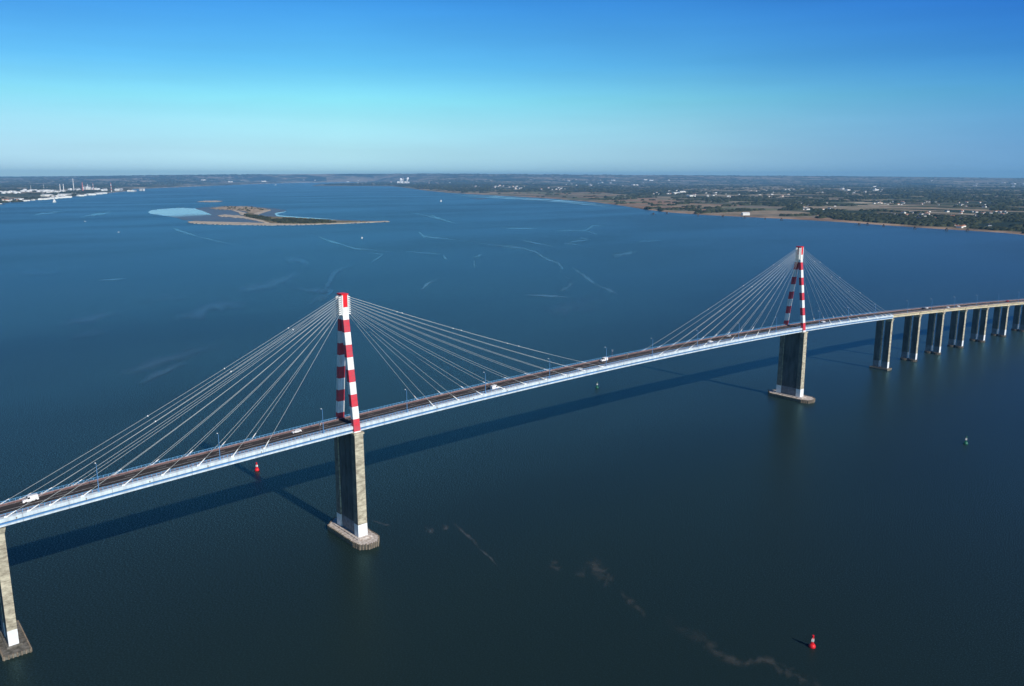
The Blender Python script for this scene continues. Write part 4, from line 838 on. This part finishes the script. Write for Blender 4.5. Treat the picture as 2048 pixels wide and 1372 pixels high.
poly('sand_bank', [(415, 94), (470, 87), (560, 85), (625, 88), (600, 93), (520, 97)], 1.0, M['sand'], jag=.8)
poly('mud_bank', [(470, 58), (560, 57), (600, 60), (540, 64)], .4, M['mud'], off=(800, 380), sc=3.413, jag=.5)
def inpoly(px, py, pl):
    c = False; j = len(pl)-1
    for i in range(len(pl)):
        if (pl[i][1] > py) != (pl[j][1] > py) and px < (pl[j][0]-pl[i][0])*(py-pl[i][1])/(pl[j][1]-pl[i][1])+pl[i][0]: c = not c
        j = i
    return c
PV = []
for pl, n, s in (([(1010, 246), (1050, 235), (1200, 237), (1300, 250), (1450, 257), (1540, 262), (1300, 267), (1100, 266)], 700, 9), ([(800, 195), (900, 205), (1000, 225), (1020, 250), (930, 236), (820, 214)], 260, 8), ([(640, 133), (860, 136), (980, 152), (880, 178), (760, 160), (620, 150)], 60, 6), ([(1100, 225), (1500, 246), (1400, 252), (1150, 234)], 220, 7)):
    xs = [p[0] for p in pl]; ys = [p[1] for p in pl]; k = 0
    while k < n:
        a, b_ = random.uniform(min(xs), max(xs)), random.uniform(min(ys), max(ys))
        if inpoly(a, b_, pl): g = ground(290+a/4.016, 380+b_/4.016, 1.8); PV.append((g[0], g[1], 1.8, s*random.uniform(.6, 1.2))); k += 1
PV = np.array(PV); crowns('scrub', PV[:, :3], PV[:, 3], PV[:, 3]*.55, M['leaf'])
# pale shallows along the south shore
for k_, (hw, dv) in enumerate(((1.5, 2.6), (1.1, 5.0))): ribbon('shallows', [(u_, interp(u_, VS)+dv) for u_ in (905, 960, 1020, 1080, 1140, 1190, 1230)], hw, M['shallow'], .12+.02*k_)

# ------------------------------------------------------------------ fishing huts on stilts along the beach, boats
def hut(u, v, label, s=1.0):
    g = ground(u, v, 0); o = empty('fishing_hut', (g[0], g[1], 0), YAW+random.uniform(-.5, .5)); o.scale = (s, s, s)
    a = MB(); a.box((0, 0, 5.2), (7, 6, .5), 0)
    for x in (-3, 0, 3):
        for y in (-2.5, 2.5): a.tube((x, y, -1), (x, y, 5.2), .3, 0, 6)
    a.build('stilt_platform', M['wood'], o)
    b = MB(); b.box((.6, 0, 6.8), (4, 4, 2.7), 0); b.add([(-1.7, -2.3, 8.1), (2.9, -2.3, 8.1), (2.9, 2.3, 8.1), (-1.7, 2.3, 8.1), (-1.7, 0, 9.4), (2.9, 0, 9.4)], [(0, 1, 5, 4), (2, 3, 4, 5), (0, 4, 3), (1, 2, 5)]); b.build('cabin', M['wood'], o)
    c = MB(); c.tube((-2.5, 0, 5.2), (-6, 0, 11), .15, 0, 5); c.tube((-6, 0, 11), (-6, 0, 4), .05, 0, 4)
    for sx_ in (-1, 1): c.tube((-6, 0, 4), (-6+sx_*2.5, 2.5, 3.3), .07, 0, 4); c.tube((-6, 0, 4), (-6+sx_*2.5, -2.5, 3.3), .07, 0, 4)
    c.build('lift_net', M['wood'], o)
    d = MB(); d.box((15, 0, 4.2), (23, 1.2, .3), 0)
    for x in (6, 12, 18, 24): d.tube((x, 0, -1), (x, 0, 4.2), .2, 0, 5)
    d.build('footbridge', M['wood'], o); tag(o, label, 'fishing hut', 'stilted fishing huts along the south beach')
HU = [(1307, 430), (1334, 428), (1396, 433), (1446, 434.5), (1489, 436.5), (1530, 440), (1563, 441), (1718, 451.5), (1735, 451), (1767, 454), (1830, 459), (1893, 462), (1935, 463)]
HL = ['first from the left, at the beach bend', 'second from the left, past the beach bend', 'on the beach left of the white shore building', 'close left of the white shore building', 'in front of the white shore building', 'right of the white shore building', 'left of the far pylon top',
      'right of the far pylon, first of a loose pair', 'right of the far pylon, second of a loose pair', 'where the sand beach narrows right of the pylon', 'standing out in the water on the right shore', 'below the shore cottages', 'last before the right edge of the beach']
for (u, v), t in zip(HU, HL): hut(u, v, 'dark stilted fishing hut '+t, 1.15)
def boat(u, v, s, label, sail=False, rz=.4):
    g = ground(u, v, 0); o = empty('sailing_boat' if sail else 'boat', (g[0], g[1], 0), YAW-math.pi/2+rz); o.scale = (s, s, s)
    a = MB(); a.add([(-4, -1.2, .9), (2, -1.3, 1), (5, 0, 1.4), (2, 1.3, 1), (-4, 1.2, .9), (-3.6, -.8, -.4), (2, -.7, -.4), (4, 0, -.2), (2, .7, -.4), (-3.6, .8, -.4)], [(0, 1, 2, 3, 4), (5, 6, 1, 0), (6, 7, 2, 1), (7, 8, 3, 2), (8, 9, 4, 3), (9, 5, 0, 4)]); a.build('hull', M['hull'], o)
    b = MB(); b.box((-.5, 0, 1.6), (2.6, 1.5, 1.3), 0, 0, .8); b.build('cabin', M['hull'], o)
    if sail:
        c = MB(); c.tube((.6, 0, 1), (.6, 0, 11), .08, 0, 5); c.build('mast', M['steel'], o)
        c = MB(); c.add([(.5, .02, 2), (-3.4, .3, 2), (.5, .02, 10.6), (.7, .05, 10), (4.6, .3, 1.6), (.7, .05, 2.2), (.5, -.05, 2), (-3.4, .22, 2), (.5, -.05, 10.6), (.7, -.03, 10), (4.6, .22, 1.6), (.7, -.03, 2.2)], [(0, 2, 1), (3, 4, 5), (6, 7, 8), (9, 11, 10)]); c.build('sail', M['white'], o)
    tag(o, label, 'boat', 'small boats on the estuary')
boat(108.5, 404.8, 2.6, 'white sailing boat just off the left shore', True); boat(551, 370.2, 6.0, 'white ship far up the river', False, 0.1); boat(882, 403.5, 1.5, 'lone sailing boat between the island and the right shore', True)
boat(237, 464.5, .7, 'small pale boat in open water below the island left tip'); boat(170, 443, .8, 'small pale boat in open water near the left'); boat(724, 477, .55, 'small boat with a mast below the right tip of the island', True); boat(1195, 398, 1.6, 'pale boat lying close to the meadows of the south shore', False)
o = empty('jetty', ground(2, 409.5, 0), YAW-math.pi/2); a = MB(); a.box((-20, 0, 4), (90, 14, 2), 0)
for x in range(-60, 26, 10): a.tube((x, -5, -1), (x, -5, 4), .9, 0, 6)
a.build('deck', M['wood'], o); a = MB(); a.box((-10, 0, 7), (30, 8, 5), 0); a.build('shed', M['wall'], o); tag(o, 'dark jetty with a pale shed at the far left edge', 'jetty')

# ------------------------------------------------------------------ haze: even air round everything
hb = MB(); hb.box((12000, 14000, 0), (2*62000, 2*62000, 2), 0)
hb = MB(); hb.box((0, 0, (420-2)/2), (76000, 76000, 422), 0)
hz = hb.build('haze', [bpy.data.materials.new('haze')]); hm = hz.data.materials[0]; hm.use_nodes = True; hn = hm.node_tree.nodes; hl = hm.node_tree.links
hn.remove(hn['Principled BSDF']); pv = hn.new('ShaderNodeVolumePrincipled'); pv.inputs['Color'].default_value = (0.26, 0.60, 1.0, 1); pv.inputs['Density'].default_value = 3.0e-5; pv.inputs['Anisotropy'].default_value = 0.0
hl.new(pv.outputs[0], hn['Material Output'].inputs['Volume']); tag(hz, kind='stuff')
